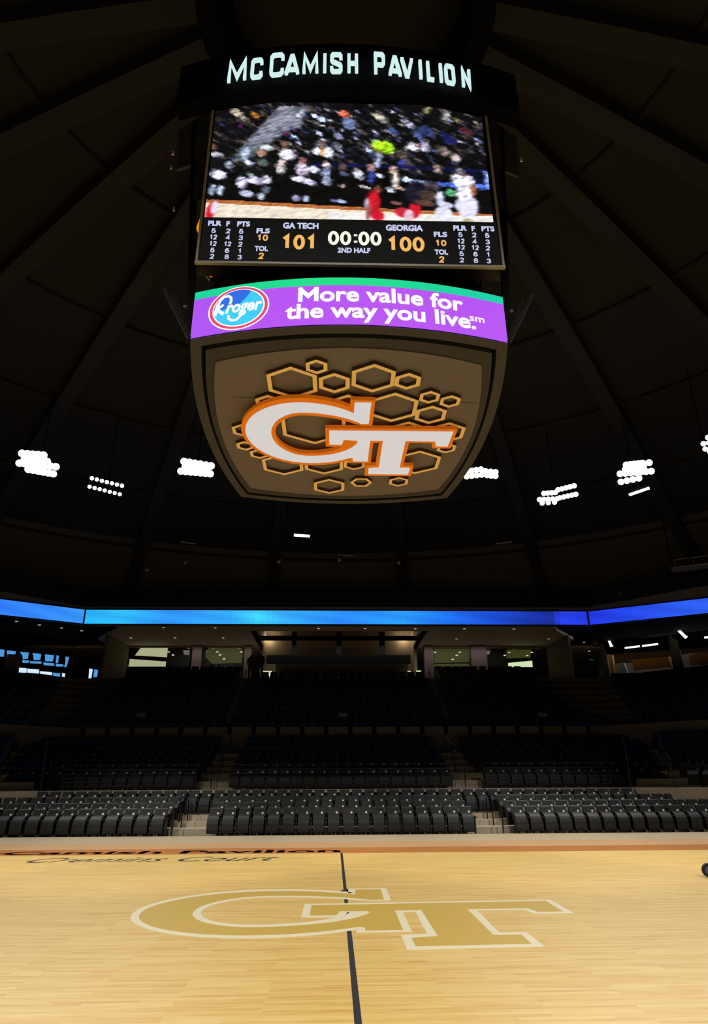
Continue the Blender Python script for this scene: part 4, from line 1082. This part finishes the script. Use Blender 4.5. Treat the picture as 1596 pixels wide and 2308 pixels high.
# guard rails along the cross aisle in front of the second stand
gy = 18.1; gz0 = AISLE_Z; gh = 0.92
for x0, x1, lb in ((-10.7, -5.55, 'black guard rail with thin bars in front of the left seat block'), (-4.75, 4.55, 'black guard rail with thin bars in front of the middle seat block'), (5.75, 10.8, 'black guard rail with thin bars in front of the right seat block')):
    n = max(3, int((x1-x0)/1.55)); posts = []
    for k in range(n+1):
        x = x0+(x1-x0)*k/n; posts.append(((x, gy, gz0), (x, gy, gz0+gh)))
    rails = [[(x0, gy, gz0+h), (x1, gy, gz0+h)] for h in (0.14, 0.29, 0.44, 0.59, 0.74)]+[[(x0, gy, gz0+gh), (x1, gy, gz0+gh)]]
    rail('guard_rail', lb, posts, rails, 0.009, M_blackmetal, 'guard rails along the cross aisle', mr=M_grail)
# handrails on the courtside stairs
for s, x, lb in ((-1, -5.32, 'bent black handrail on the left courtside stairs'), (1, 5.25, 'bent black handrail on the right courtside stairs')):
    posts = [((x, 13.65, 0), (x, 13.65, 0.80)), ((x, 15.0, LOW_Z[1]), (x, 15.0, LOW_Z[1]+0.75)), ((x, 15.9, LOW_Z[2]), (x, 15.9, LOW_Z[2]+0.7))]
    rail('handrail', lb, posts, [[(x, 13.65, 0.80), (x, 13.75, 0.92), (x, 14.4, 1.05), (x, 16.1, 1.30)]], 0.022, M_blackmetal, 'handrails on the stairs')
# handrails in the aisles of the second stand, split in two pieces
for s in (-1, 1):
    side = 'left' if s < 0 else 'right'; x = 5.15*s
    for (i0, i1, which) in ((0, 2, 'lower'), (3, 5, 'upper')):
        a = (x, MID_Y[i0]+0.2, MID_Z[i0]); b = (x, MID_Y[i1]+0.5, MID_Z[i1])
        rail('handrail', '%s steel handrail in the %s aisle of the second stand' % (which, side), [(a, (a[0], a[1], a[2]+0.9)), (b, (b[0], b[1], b[2]+0.9))],
             [[(a[0], a[1], a[2]+0.9), (b[0], b[1], b[2]+0.9)], [(a[0], a[1], a[2]+0.5), (b[0], b[1], b[2]+0.5)]], 0.02, M_blackmetal, 'handrails on the stairs', mr=M_rail)
    xu = 5.65*s
    for (i0, i1, which) in ((0, 3, 'lower'), (4, 7, 'upper')):
        a = (xu, UP_Y[i0]+0.2, UP_Z[i0]); b = (xu, UP_Y[i1]+0.5, UP_Z[i1])
        rail('handrail', '%s steel handrail in the %s aisle of the top stand' % (which, side), [(a, (a[0], a[1], a[2]+0.9)), (b, (b[0], b[1], b[2]+0.9))],
             [[(a[0], a[1], a[2]+0.9), (b[0], b[1], b[2]+0.9)], [(a[0], a[1], a[2]+0.5), (b[0], b[1], b[2]+0.5)]], 0.022, M_blackmetal, 'handrails on the stairs', mr=M_rail)
    # railings beside the corner stairs
    for off, which in ((1.0, 'inner'), (2.6, 'outer')):
        P = []
        for (y, z) in [(17.7, AISLE_Z)]+list(zip(MID_Y, MID_Z))[1::2]:
            xx = XE(y); P.append((s*(xx+off*0.7071), y-off*0.7071, z))
        rail('stair_rail', '%s black stair rail by the %s corner stairs' % (which, side), [(p, (p[0], p[1], p[2]+0.95)) for p in P],
             [[(p[0], p[1], p[2]+h) for p in P] for h in (0.5, 0.95)], 0.026, M_blackmetal, 'stair rails by the corner stairs')
# rail on the fascia of the top stand
for x0, x1, lb in ((-12.9, -6.2, 'thin rail along the fascia below the left top seats'), (-5.2, 5.2, 'thin rail along the fascia below the middle top seats'), (6.2, 12.9, 'thin rail along the fascia below the right top seats')):
    n = 6; posts = [((x0+(x1-x0)*k/n, 24.95, 4.12), (x0+(x1-x0)*k/n, 24.95, 4.78)) for k in range(n+1)]
    rail('balcony_rail', lb, posts, [[(x0, 24.95, 4.78), (x1, 24.95, 4.78)]], 0.018, M_blackmetal, 'rails along the top stand fascia')
# dark bracket boxes under the fascia edge
for k in range(22):
    x = -12.6+25.2*k/21
    mb = MB(); mb.box((-0.10, -0.12, -0.16), (0.10, 0.0, 0.12), M_void); mb.box((-0.05, -0.10, -0.24), (0.05, 0.0, -0.16), M_void)
    o = mb.build('fascia_bracket', loc=(x, 24.90, 3.98)); tag(o, '%s dark bracket from the left along the grey fascia' % nth(k), 'bracket', 'brackets along the fascia')
for k, (px, py, lb) in enumerate(((319, 1611, 'left'), (773, 1611, 'middle'), (1222, 1611, 'right'))):
    p = ony(px, py, 24.93); mb = MB(); mb.box((-0.22, -0.01, -0.09), (0.22, 0.01, 0.09), M_fascia)
    mb.bar((-0.1, 0, 0.09), (-0.1, 0.01, 0.3), 0.02, M_blackmetal); mb.bar((0.1, 0, 0.09), (0.1, 0.01, 0.3), 0.02, M_blackmetal)
    o = mb.build('section_sign', loc=(p.x, 24.88, p.z)); tag(o, 'small dim sign plate on the rail below the %s top seats' % lb, 'sign', 'sign plates on the fascia rail')

# ================================================================== SUITES BEHIND THE TOP STAND
BY = 36.0
SOF = 10.30
# soffit above the suites
a = onz(266, 1409, SOF); b = onz(1252, 1410, SOF)
XL, XR = ony(572, 1422, 31.2).x, ony(956, 1422, 31.2).x
mb = MB()
for poly in ([(a.x, 29.9), (b.x, 29.9), (b.x+0.6, 31.2), (a.x-0.6, 31.2)], [(a.x-0.6, 31.2), (XL, 31.2), (XL, 37), (a.x-2.4, 37), (a.x-2.6, 34)], [(XR, 31.2), (b.x+0.6, 31.2), (b.x+2.6, 34), (b.x+2.4, 37), (XR, 37)]):
    mb.prism(poly, lambda u, v, d: (u, v, d), SOF, SOF+0.2, M_soffit)
tag(mb.build('ceiling_soffit'), kind='structure')
mb = MB(); mb.box((-22, 36.9, 10.3), (XL-0.2, 45, 10.5), M_soffit); mb.box((XR+0.2, 36.9, 10.3), (22, 45, 10.5), M_soffit); tag(mb.build('ceiling_suites'), kind='structure')
# taller recess over the middle booth
mb = MB(); mb.box((XL-0.2, 31.0, 11.95), (XR+0.2, 38.7, 12.05), M_suite); tag(mb.build('ceiling_recess'), kind='structure')
mb = MB(); mb.box((XL-0.2, 31.2, SOF), (XL, 38.5, 11.95), M_suite); mb.box((XR, 31.2, SOF), (XR+0.2, 38.5, 11.95), M_suite)
mb.box((XL-0.2, 37.0, 7.3), (XL, 38.5, SOF), M_suite); mb.box((XR, 37.0, 7.3), (XR+0.2, 38.5, SOF), M_suite); tag(mb.build('wall_recess'), kind='structure')
# splayed end walls
for s, (px0, px1, xf) in ((-1, (238, 290, 0)), (1, (1322-38, 1232, 0))):
    p0 = ony(px0, 1470, 32.2); p1 = ony(px1, 1470, BY)
    mb = MB(); mb.add([(p0.x, 32.2, 6.5), (p1.x, BY, 6.5), (p1.x, BY, SOF), (p0.x, 32.2, SOF), (p0.x+s*.2, 32.4, 6.5), (p1.x+s*.2, BY+.2, 6.5), (p1.x+s*.2, BY+.2, SOF), (p0.x+s*.2, 32.4, SOF)],
                      [(0, 1, 2, 3), (7, 6, 5, 4), (0, 3, 7, 4), (1, 5, 6, 2)], M_suite)
    tag(mb.build('wall_left' if s < 0 else 'wall_right'), kind='structure')
# suite floor
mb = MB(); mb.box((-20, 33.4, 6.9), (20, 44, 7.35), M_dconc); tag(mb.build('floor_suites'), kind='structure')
# back of the suites
mb = MB(); mb.box((-19, 42, 7.3), (19, 42.2, 10.5), M_suite); tag(mb.build('wall_suites'), kind='structure')
def panel(px0, py0, px1, py1, y, th=0.12):
    a = ony(px0, py1, y); b = ony(px1, py0, y); return (a.x, y, a.z), (b.x, y+th, b.z)
# header over the openings, mauve columns
mb = MB(); l = ony(286, 1459, BY); r = ony(1262, 1461, BY)
mb.box((l.x, BY, l.z), (ony(560, 1459, BY).x, BY+0.25, SOF), M_suite)
mb.box((ony(958, 1461, BY).x, BY, r.z), (r.x, BY+0.25, SOF), M_suite)
tag(mb.build('trim_1'), kind='structure')
for px0, px1, lb in ((428, 456, 'mauve column left of the two standing figures'), (547, 568, 'mauve column behind the two standing figures'),
                 (959, 976, 'mauve column right of the middle booth'), (1066, 1096, 'mauve column between the right suites')):
    a = ony(px0, 1530, BY-0.3); b = ony(px1, 1452, BY-0.3); w = b.x-a.x
    mb = MB(); mb.box((-w/2, 0, 0), (w/2, 0.4, SOF-7.3), M_column); mb.box((-w/2-.04, -.03, 0), (w/2+.04, .43, .12), M_column)
    o = mb.build('column', loc=(a.x+w/2, BY-0.3, 7.3), bevel=0.02); tag(o, lb, 'column', 'columns between the suites')
# lit rooms seen through the openings
def window(nm, px0, py0, px1, py1, y, panes, dark=M_glass):
    lo, hi = panel(px0, py0, px1, py1, y); cx = (lo[0]+hi[0])/2
    root = empty(nm, (cx, y, lo[2])); tag(root, kind='structure')
    mb = MB(); mb.box((lo[0]-cx, 0.06, 0), (hi[0]-cx, 0.1, hi[2]-lo[2]), dark); mb.build('pane', root)
    mb = MB(); t = 0.05
    for q0, q1 in (((lo[0]-cx, 0, -t), (hi[0]-cx, .1, 0)), ((lo[0]-cx, 0, hi[2]-lo[2]), (hi[0]-cx, .1, hi[2]-lo[2]+t)), ((lo[0]-cx-t, 0, -t), (lo[0]-cx, .1, hi[2]-lo[2]+t)), ((hi[0]-cx, 0, -t), (hi[0]-cx+t, .1, hi[2]-lo[2]+t))):
        mb.box(q0, q1, M_blackmetal)
    mb.build('window_frame', root)
    for k, (poly, m) in enumerate(panes):
        pts = [ony(x, y_, y) for x, y_ in poly]
        mb = MB(); mb.prism([(p.x-cx, p.z-lo[2]) for p in pts], lambda u, v, d: (u, d, v), 0.02-0.004*k, 0.055, m); mb.build('lit_pane', root)
    return root
window('window_1', 290, 1459, 428, 1503, 36.4, [([(318, 1459), (378, 1459), (376, 1481), (304, 1477)], M_limel), ([(291, 1485), (374, 1491), (373, 1502), (288, 1502)], M_limel)])
window('window_2', 458, 1459, 547, 1503, 36.4, [([(470, 1459), (546, 1459), (546, 1494), (478, 1496), (462, 1480)], M_olive)])
window('window_3', 978, 1461, 1064, 1503, 36.4, [([(979, 1462), (1060, 1462), (1058, 1492), (979, 1494)], M_olive), ([(979, 1497), (1058, 1496), (1058, 1502), (979, 1502)], M_olive)])
window('window_4', 1098, 1461, 1240, 1504, 36.4, [([(1146, 1494), (1200, 1489), (1201, 1503), (1146, 1503)], M_lime), ([(1142, 1464), (1198, 1464), (1196, 1482), (1142, 1484)], M_olive)])
# middle booth
mb = MB()
mb.box(*panel(572, 1433, 957, 1443, 35.4), M_void)
for x in (663, 764, 861): mb.box(*panel(x-6, 1424, x+6, 1478, 35.5), M_void)
mb.box(*panel(600, 1476, 925, 1496, 35.2), M_void)
o = mb.build('trim_2'); tag(o, kind='structure')
mb = MB(); mb.box((XL-0.2, 38.5, 7.3), (XR+0.2, 38.7, 12.0), M_suite); tag(mb.build('wall_booth'), kind='structure')
lo, hi = panel(620, 1496, 920, 1526, 34.6)
r = empty('booth_counter', ((lo[0]+hi[0])/2, 34.6, lo[2]), 'grey panelled counter along the front of the middle booth', 'counter'); c0 = Vector(r.location)
mb = MB(); mb.box(Vector(lo)-c0, Vector(hi)-c0, M_fascia); mb.build('counter_body', r)
for k in range(6):
    w = (hi[0]-lo[0])/6; mb = MB(); mb.box((lo[0]-c0.x+w*k+.04, -0.03, 0.30), (lo[0]-c0.x+w*(k+1)-.04, 0, hi[2]-lo[2]-0.04), M_suite); mb.build('front_panel', r)
# booth lamps on its back wall
for px, lb in ((606, 'left'), (910, 'right')):
    p = ony(px, 1436, 38.2); ld = bpy.data.lights.new('booth_lamp', 'POINT'); ld.energy = 34; ld.color = (1, .80, .5); ld.shadow_soft_size = 0.08
    lo_ = bpy.data.objects.new('booth_lamp_light', ld); COL.objects.link(lo_); lo_.location = (p.x, 38.1, p.z-0.12)
    r = empty('wall_lamp', (p.x, 38.4, p.z), 'warm wall lamp in the %s end of the middle booth' % lb, 'lamp', 'warm wall lamps in the booth')
    mb = MB(); mb.tube([(0, -0.12, 0.05), (0, -0.12, -0.06)], [0.05, 0.10], M_downw, 12); mb.build('lamp_shade', r); mb = MB(); mb.bar((0, -0.12, .05), (0, .1, .05), .03, M_blackmetal); mb.build('arm', r)
# bright doorways below the booth ends
for k, (x0, y0, x1, y1) in enumerate(((592, 1512, 613, 1530), (919, 1512, 926, 1524), (939, 1511, 949, 1529))):
    lo, hi = panel(x0, y0, x1, y1, 34.2, 0.05); cx = (lo[0]+hi[0])/2
    root = empty('door_%d' % (k+1), (cx, 34.2, lo[2])); tag(root, kind='structure')
    mb = MB(); mb.box((lo[0]-cx, 0.02, 0), (hi[0]-cx, .05, hi[2]-lo[2]), M_lime); mb.build('lit_opening', root)
    mb = MB(); t = .05
    mb.box((lo[0]-cx-t, 0, 0), (lo[0]-cx, .05, hi[2]-lo[2]), M_blackmetal); mb.box((hi[0]-cx, 0, 0), (hi[0]-cx+t, .05, hi[2]-lo[2]), M_blackmetal); mb.build('door_frame', root)
# recessed downlights
def downlights(pts, z, m, row, group, r=0.085):
    for k, (px, py) in enumerate(pts):
        p = onz(px, py, z)
        root = empty('downlight', (p.x, p.y, z), '%s recessed downlight from the left, %s' % (nth(k), row), 'downlight', group)
        mb = MB(); mb.tube([(0, 0, -0.03), (0, 0, 0.04)], r*1.25, M_tube_off, 14); mb.build('ring', root)
        mb = MB(); mb.tube([(0, 0, -0.045), (0, 0, -0.02)], r, m, 14); mb.build('lens', root)
downlights([(369, 1413.5), (485, 1414), (718, 1415.5), (823, 1415.5), (936, 1416), (1047, 1416), (1158, 1416.5)], SOF, M_down, 'front row of the soffit', 'downlights in the soffit')
downlights([(295, 1436.5), (394.5, 1436.5), (503, 1436.5), (1029, 1439), (1237, 1439)], SOF, M_down, 'back row of the soffit', 'downlights in the soffit')
def room_lights(pts, row, y0=36.9):
    for k, (px, py) in enumerate(pts):
        z = SOF-0.35; 
        p = ony(px, py, 36.35)
        root = empty('ceiling_lamp', p, '%s warm ceiling lamp from the left, %s' % (nth(k), row), 'ceiling lamp', 'warm lamps in the suites')
        mb = MB(); mb.tube([(0, 0, 0), (0, 0, 0.05)], 0.085, M_downw, 12); mb.build('lens', root)
        mb = MB(); mb.tube([(0, 0, 0.04), (0, 0, 0.09)], 0.10, M_tube_off, 12); mb.build('ring', root)
room_lights([(425, 1460.5), (481, 1460.5), (537.6, 1460.5)], 'nearest row of the left suites')
room_lights([(380, 1470), (390, 1477), (490, 1470), (496, 1477), (505, 1486), (544, 1470)], 'inner rows of the left suites')
room_lights([(988.6, 1461), (1046, 1461), (1103, 1462), (1160, 1462), (1213.7, 1462)], 'nearest row of the right suites')
room_lights([(981, 1471), (1020.6, 1487), (1029.6, 1478), (1036.6, 1471), (1093.6, 1471), (1138, 1478), (1147.7, 1471), (1188.5, 1478), (1199, 1471)], 'inner rows of the right suites')
a = ony(1234.5, 1466, 36.3); b = ony(1250.5, 1485, 36.3); c = (a+b)/2
r = empty('strip_light', c, 'slanting warm strip light at the right end of the suites', 'strip light')
mb = MB(); mb.bar(a-c, b-c, 0.05, M_downw); mb.build('diffuser', r); mb = MB(); mb.bar(a-c+Vector((0, .05, .02)), b-c+Vector((0, .05, .02)), 0.08, M_blackmetal); mb.build('housing', r)
ld = bpy.data.lights.new('suite_fill', 'AREA'); ld.shape = 'RECTANGLE'; ld.size = 22; ld.size_y = 0.6; ld.energy = 190; ld.spread = radians(130); ld.color = (1, .9, .78)  # added fill brightening soffit and suites, no fixture of its own
lo_ = bpy.data.objects.new('suite_fill_light', ld); COL.objects.link(lo_); lo_.location = (0, 35.05, SOF-0.1); lo_.rotation_euler = (radians(25), 0, 0)

# ---- left concourse behind the angled stand
nL = Vector((-0.7071, 0.7071, 0)); PL = Vector((-19.5, 32.5, 0))
dL = Vector((0.7071, 0.7071, 0))
def lp(px, py, off=0.0): return onp(px, py, PL+nL*off, nL)
def skew_panel(mb, corners, off, m, fn, n, th=0.06, c0=Vector()):
    P = [fn(x, y, off)-c0 for x, y in corners]
    Q = [p+n*th for p in P]; k = len(P)
    mb.add(P+Q, [tuple(range(k)), tuple(range(2*k-1, k-1, -1))]+[(i, (i+1) % k, k+(i+1) % k, k+i) for i in range(k)], m)
root = empty('window_5', lp(80, 1526)); tag(root, kind='structure'); c0 = Vector(root.location)
mb = MB(); skew_panel(mb, [(-40, 1456), (172, 1480), (160, 1530), (-40, 1522)], 0.12, M_void, lp, nL, 0.1, c0); mb.build('window_frame', root)
for q, m in (([(-30, 1461), (10, 1464.5), (9, 1480), (-30, 1478)], M_daylight), ([(16, 1466), (36, 1468), (35, 1474), (17, 1480)], M_daylight), ([(45, 1469), (65, 1471), (63, 1484), (52, 1486), (51, 1477)], M_daylight), ([(74, 1472), (93, 1474), (91, 1487), (77, 1488)], M_daylight),
             ([(102, 1475), (122, 1477), (119, 1491), (102, 1490)], M_daylight), ([(128, 1477), (133, 1478), (131, 1494), (126, 1494)], M_daylight), ([(148, 1480), (156, 1481), (150, 1503), (145, 1503), (148, 1492)], M_daylight),
             ([(50, 1488), (66, 1489), (66, 1493), (52, 1494)], M_daylight), ([(68, 1490), (94, 1491), (93, 1496), (69, 1495)], M_daylight), ([(98, 1493), (122, 1495), (122, 1501), (99, 1499)], M_daylight), ([(126, 1496), (143, 1498), (143, 1502), (127, 1502)], M_daylight)):
    mb = MB(); skew_panel(mb, q, 0.08, m, lp, nL, 0.03, c0); mb.build('lit_pane', root)
for q, m in (([(43, 1505), (60, 1506), (60, 1516), (42, 1517)], M_daywhite), ([(62, 1507), (88, 1509), (88, 1518), (62, 1516)], M_daywhite), ([(90, 1513), (117, 1515), (117, 1522), (91, 1518)], M_daywhite), ([(119, 1516), (136, 1518), (135, 1525), (120, 1523)], M_daylight), ([(141, 1517), (147, 1518), (146, 1526), (140, 1525)], M_daywhite)):
    mb = MB(); skew_panel(mb, q, 0.08, m, lp, nL, 0.03, c0); mb.build('lit_pane', root)
mb = MB(); skew_panel(mb, [(20, 1474), (46, 1476), (42, 1517), (14, 1516)], -0.6, M_fascia, lp, nL, 0.5, Vector())
tag(mb.build('wall_pier'), kind='structure')
root = empty('door_4', lp(205, 1530, -1.0)); tag(root, kind='structure'); c0 = Vector(root.location)
mb = MB(); skew_panel(mb, [(202, 1507), (209, 1508), (206, 1528), (200, 1534)], -1.05, M_daywhite, lp, nL, 0.05, c0); mb.build('lit_opening', root)
mb = MB(); skew_panel(mb, [(213, 1509), (221, 1510), (219, 1526), (211, 1526)], -1.05, M_daylight, lp, nL, 0.05, c0); mb.build('lit_pane', root)
mb = MB(); skew_panel(mb, [(196, 1500), (228, 1502), (224, 1532), (194, 1534)], -0.98, M_void, lp, nL, 0.1, c0); mb.build('door_frame', root)
for k, (px, py) in enumerate([(37.6, 1400), (89, 1408), (139, 1415), (184, 1421)]):
    p = onz(px, py, 10.2); root = empty('downlight', p, '%s downlight from the left under the left ribbon board' % nth(k), 'downlight', 'downlights under the left balcony')
    mb = MB(); mb.tube([(0, 0, -.03), (0, 0, 0)], 0.085, M_down, 12); mb.build('lens', root); mb = MB(); mb.tube([(0, 0, -.01), (0, 0, .04)], 0.11, M_tube_off, 12); mb.build('ring', root)
# dark soffits of the side balconies
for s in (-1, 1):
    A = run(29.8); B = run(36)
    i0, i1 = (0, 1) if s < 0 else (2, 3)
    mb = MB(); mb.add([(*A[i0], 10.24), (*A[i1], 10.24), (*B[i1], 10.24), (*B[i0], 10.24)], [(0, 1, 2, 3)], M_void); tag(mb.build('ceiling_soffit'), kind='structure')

# ---- right hand suites
nR = Vector((0.7071, 0.7071, 0)); PR = Vector((19.5, 32.5, 0))
def rp(px, py, off=0.0): return onp(px, py, PR+nR*off, nR)
def rbox(nm, label, cat, q, off, m, th=0.25, group=None):
    c0 = rp(*q[0], off); mb = MB(); skew_panel(mb, q, off, m, rp, nR, th, c0); o = mb.build(nm, loc=c0); tag(o, label, cat, group); return o
def rstruct(nm, q, off, m, th=0.1):
    mb = MB(); skew_panel(mb, q, off, m, rp, nR, th); o = mb.build(nm); tag(o, kind='structure'); return o
M_swall = mat('suite_grey_wall', lin(112, 112, 110), 0.7)
rstruct('wall_suite_rear', [(1350, 1425), (1640, 1405), (1640, 1560), (1350, 1540)], 2.6, M_swall, 0.1)
rstruct('trim_3', [(1345, 1445), (1640, 1425), (1640, 1455), (1365, 1475)], 0.5, M_void, 0.15)
rstruct('trim_4', [(1376, 1518), (1640, 1512), (1640, 1530), (1378, 1530)], 0.2, M_void, 0.15)
rstruct('wall_partition', [(1505, 1426), (1527, 1446), (1545, 1522), (1520, 1526)], 0.4, M_swall, 0.25)
rstruct('wall_jamb', [(1352, 1442), (1366, 1470), (1376, 1528), (1364, 1530)], 0.4, M_swall, 0.25)
rbox('suite_cabinet', 'long orange oak cabinet front in the nearer right suite', 'cabinet', [(1424, 1487), (1506, 1480), (1514, 1502), (1428, 1510)], 1.6, M_cab)
rbox('suite_cabinet', 'orange oak cabinet cut off by the right edge of the view', 'cabinet', [(1553, 1476), (1640, 1468), (1640, 1494), (1556, 1498)], 1.6, M_cab)
rbox('suite_cabinet', 'narrow orange oak panel left in the nearer right suite', 'cabinet', [(1368, 1475), (1380, 1476), (1386, 1523), (1374, 1523)], 1.6, M_cab)
rbox('suite_desk', 'pale desk with lit top in the nearer right suite', 'desk', [(1384, 1496), (1406, 1494), (1414, 1516), (1388, 1522)], 1.4, M_soffit)
def rtube(p1, p2, off, label, w=0.14, m=M_tube):
    a = rp(*p1, off); b = rp(*p2, off); c = (a+b)/2; r = empty('tube_light', c, label, 'tube light', 'tube lights in the right suites')
    mb = MB(); mb.tube([a-c, b-c], w*.5, m, 10); mb.build('tube', r); mb = MB(); mb.bar(a-c+Vector((.05, .05, .06)), b-c+Vector((.05, .05, .06)), w*1.2, M_blackmetal); mb.build('housing', r)
rtube((1372, 1440), (1379, 1457), 0.2, 'steep bright tube light at the left end of the right suites', 0.2)
rtube((1530, 1420), (1547, 1437), 0.2, 'bright slanted tube light near the right edge, above the cabinets', 0.2)
rtube((1409, 1460.5), (1442, 1456.5), 0.3, 'left of two tube lights in line over the nearer right suite', 0.11)
rtube((1448, 1456), (1483, 1451.5), 0.3, 'right of two tube lights in line over the nearer right suite', 0.11)
rtube((1588, 1437), (1612, 1434.5), 0.3, 'tube light cut off by the right edge beside the slanted one', 0.11)
p = rp(1455, 1478, 1.0); ld = bpy.data.lights.new('suite_lamp', 'AREA'); ld.size = 6.0; ld.energy = 70; ld.color = (1, .95, .85)
lo_ = bpy.data.objects.new('suite_tube_light', ld); COL.objects.link(lo_); lo_.location = (p.x, p.y, p.z+1.1); lo_.rotation_euler = (radians(-25), radians(25), 0)
for k, (px, py) in enumerate([(1316, 1447.6), (1328, 1467)]):
    p = rp(px, py, 0.0); root = empty('downlight', p, '%s faint downlight beside the right suites' % ('upper', 'lower')[k], 'downlight', 'downlights by the right suites')
    mb = MB(); mb.tube([(0, 0, -.03), (0, 0, 0)], 0.075, M_down, 12); mb.build('lens', root); mb = MB(); mb.tube([(0, 0, -.01), (0, 0, .04)], 0.1, M_tube_off, 12); mb.build('ring', root)
p = rp(1333, 1487, 0.1); r = empty('exit_sign', p, 'dim green glowing sign in the dark beside the right suites', 'sign')
mb = MB(); mb.box((-.16, -.02, -.08), (.16, .03, .08), M_blackmetal); mb.build('casing', r, loc=None); mb = MB(); mb.box((-.12, -.03, -.05), (.12, -.02, .05), M_exit); mb.build('face', r)

# ================================================================== PEOPLE (tiny dark figures by the suites)
def person(loc, label, standing=True, turn=0.0, h=1.75):
    k = h/1.75
    if standing:
        V = [(0, 0, .95), (0, 0, 1.18), (0, .01, 1.42), (0, 0, 1.55), (0, -.01, 1.66), (.09, 0, .90), (.11, .01, .50), (.11, .04, .07), (.12, -.10, .03), (-.09, 0, .90), (-.11, .01, .50), (-.11, .04, .07), (-.12, -.10, .03),
             (.19, .01, 1.40), (.25, .03, 1.12), (.22, -.08, .92), (-.19, .01, 1.40), (-.25, .03, 1.12), (-.20, -.10, .94), (.21, -.14, .84), (-.19, -.16, .86)]
        E_ = [(0, 1), (1, 2), (2, 3), (3, 4), (0, 5), (5, 6), (6, 7), (7, 8), (0, 9), (9, 10), (10, 11), (11, 12), (2, 13), (13, 14), (14, 15), (15, 19), (2, 16), (16, 17), (17, 18), (18, 20)]
        Rr = [.15, .15, .16, .06, .105, .10, .07, .045, .04, .10, .07, .045, .04, .07, .05, .035, .07, .05, .035, .03, .03]
    else:
        V = [(0, .1, .50), (0, .12, .75), (0, .10, 1.0), (0, .06, 1.13), (0, .04, 1.24), (.10, -.05, .50), (.12, -.35, .48), (.12, -.36, .10), (-.10, -.05, .50), (-.12, -.35, .48), (-.12, -.36, .10),
             (.19, .10, .98), (.24, .0, .74), (.14, -.2, .62), (-.19, .10, .98), (-.24, .0, .74), (-.14, -.2, .62)]
        E_ = [(0, 1), (1, 2), (2, 3), (3, 4), (0, 5), (5, 6), (6, 7), (0, 8), (8, 9), (9, 10), (2, 11), (11, 12), (12, 13), (2, 14), (14, 15), (15, 16)]
        Rr = [.16, .15, .16, .06, .105, .11, .07, .045, .11, .07, .045, .07, .05, .035, .07, .05, .035]
    me = bpy.data.meshes.new('person'); me.from_pydata([tuple(c*k for c in v) for v in V], E_, [])
    o = bpy.data.objects.new('person', me); COL.objects.link(o)
    sk = o.modifiers.new('skin', 'SKIN'); 
    if not me.skin_vertices: me.attributes  # layer is made by the modifier below
    bm = bmesh.new(); bm.from_mesh(me); lay = bm.verts.layers.skin.verify()
    bm.verts.ensure_lookup_table()
    for i, v in enumerate(bm.verts): v[lay].radius = (Rr[i]*k, Rr[i]*k); v[lay].use_root = (i == 0)
    bm.to_mesh(me); bm.free()
    ss = o.modifiers.new('sub', 'SUBSURF'); ss.levels = 1; ss.render_levels = 2
    me.materials.append(M_person)
    o.location = loc; o.rotation_euler = (0, 0, turn); tag(o, label, 'person')
    return o
p = ony(566, 1496, 33.3); zf = UP_Z[-1]
person((p.x, 33.35, zf), 'person standing in dark clothes by the suites, left of two', True, 0.4)
p = ony(587, 1495, 33.2)
person((p.x, 33.15, zf), 'person standing in dark clothes at the head of the aisle, right of two', True, -0.3, 1.82)
p = ony(478, 1492, 34.6)
person((p.x, 34.6, 7.35), 'person in dark clothes seated in front of the left suite, left of two', True, 0.1, 1.6)
p = ony(493, 1493, 34.6)
person((p.x, 34.7, 7.35), 'person in dark clothes in front of the left suite, right of two', True, -0.1, 1.58)
print('seats', n_seats, 'rest', len(rest))
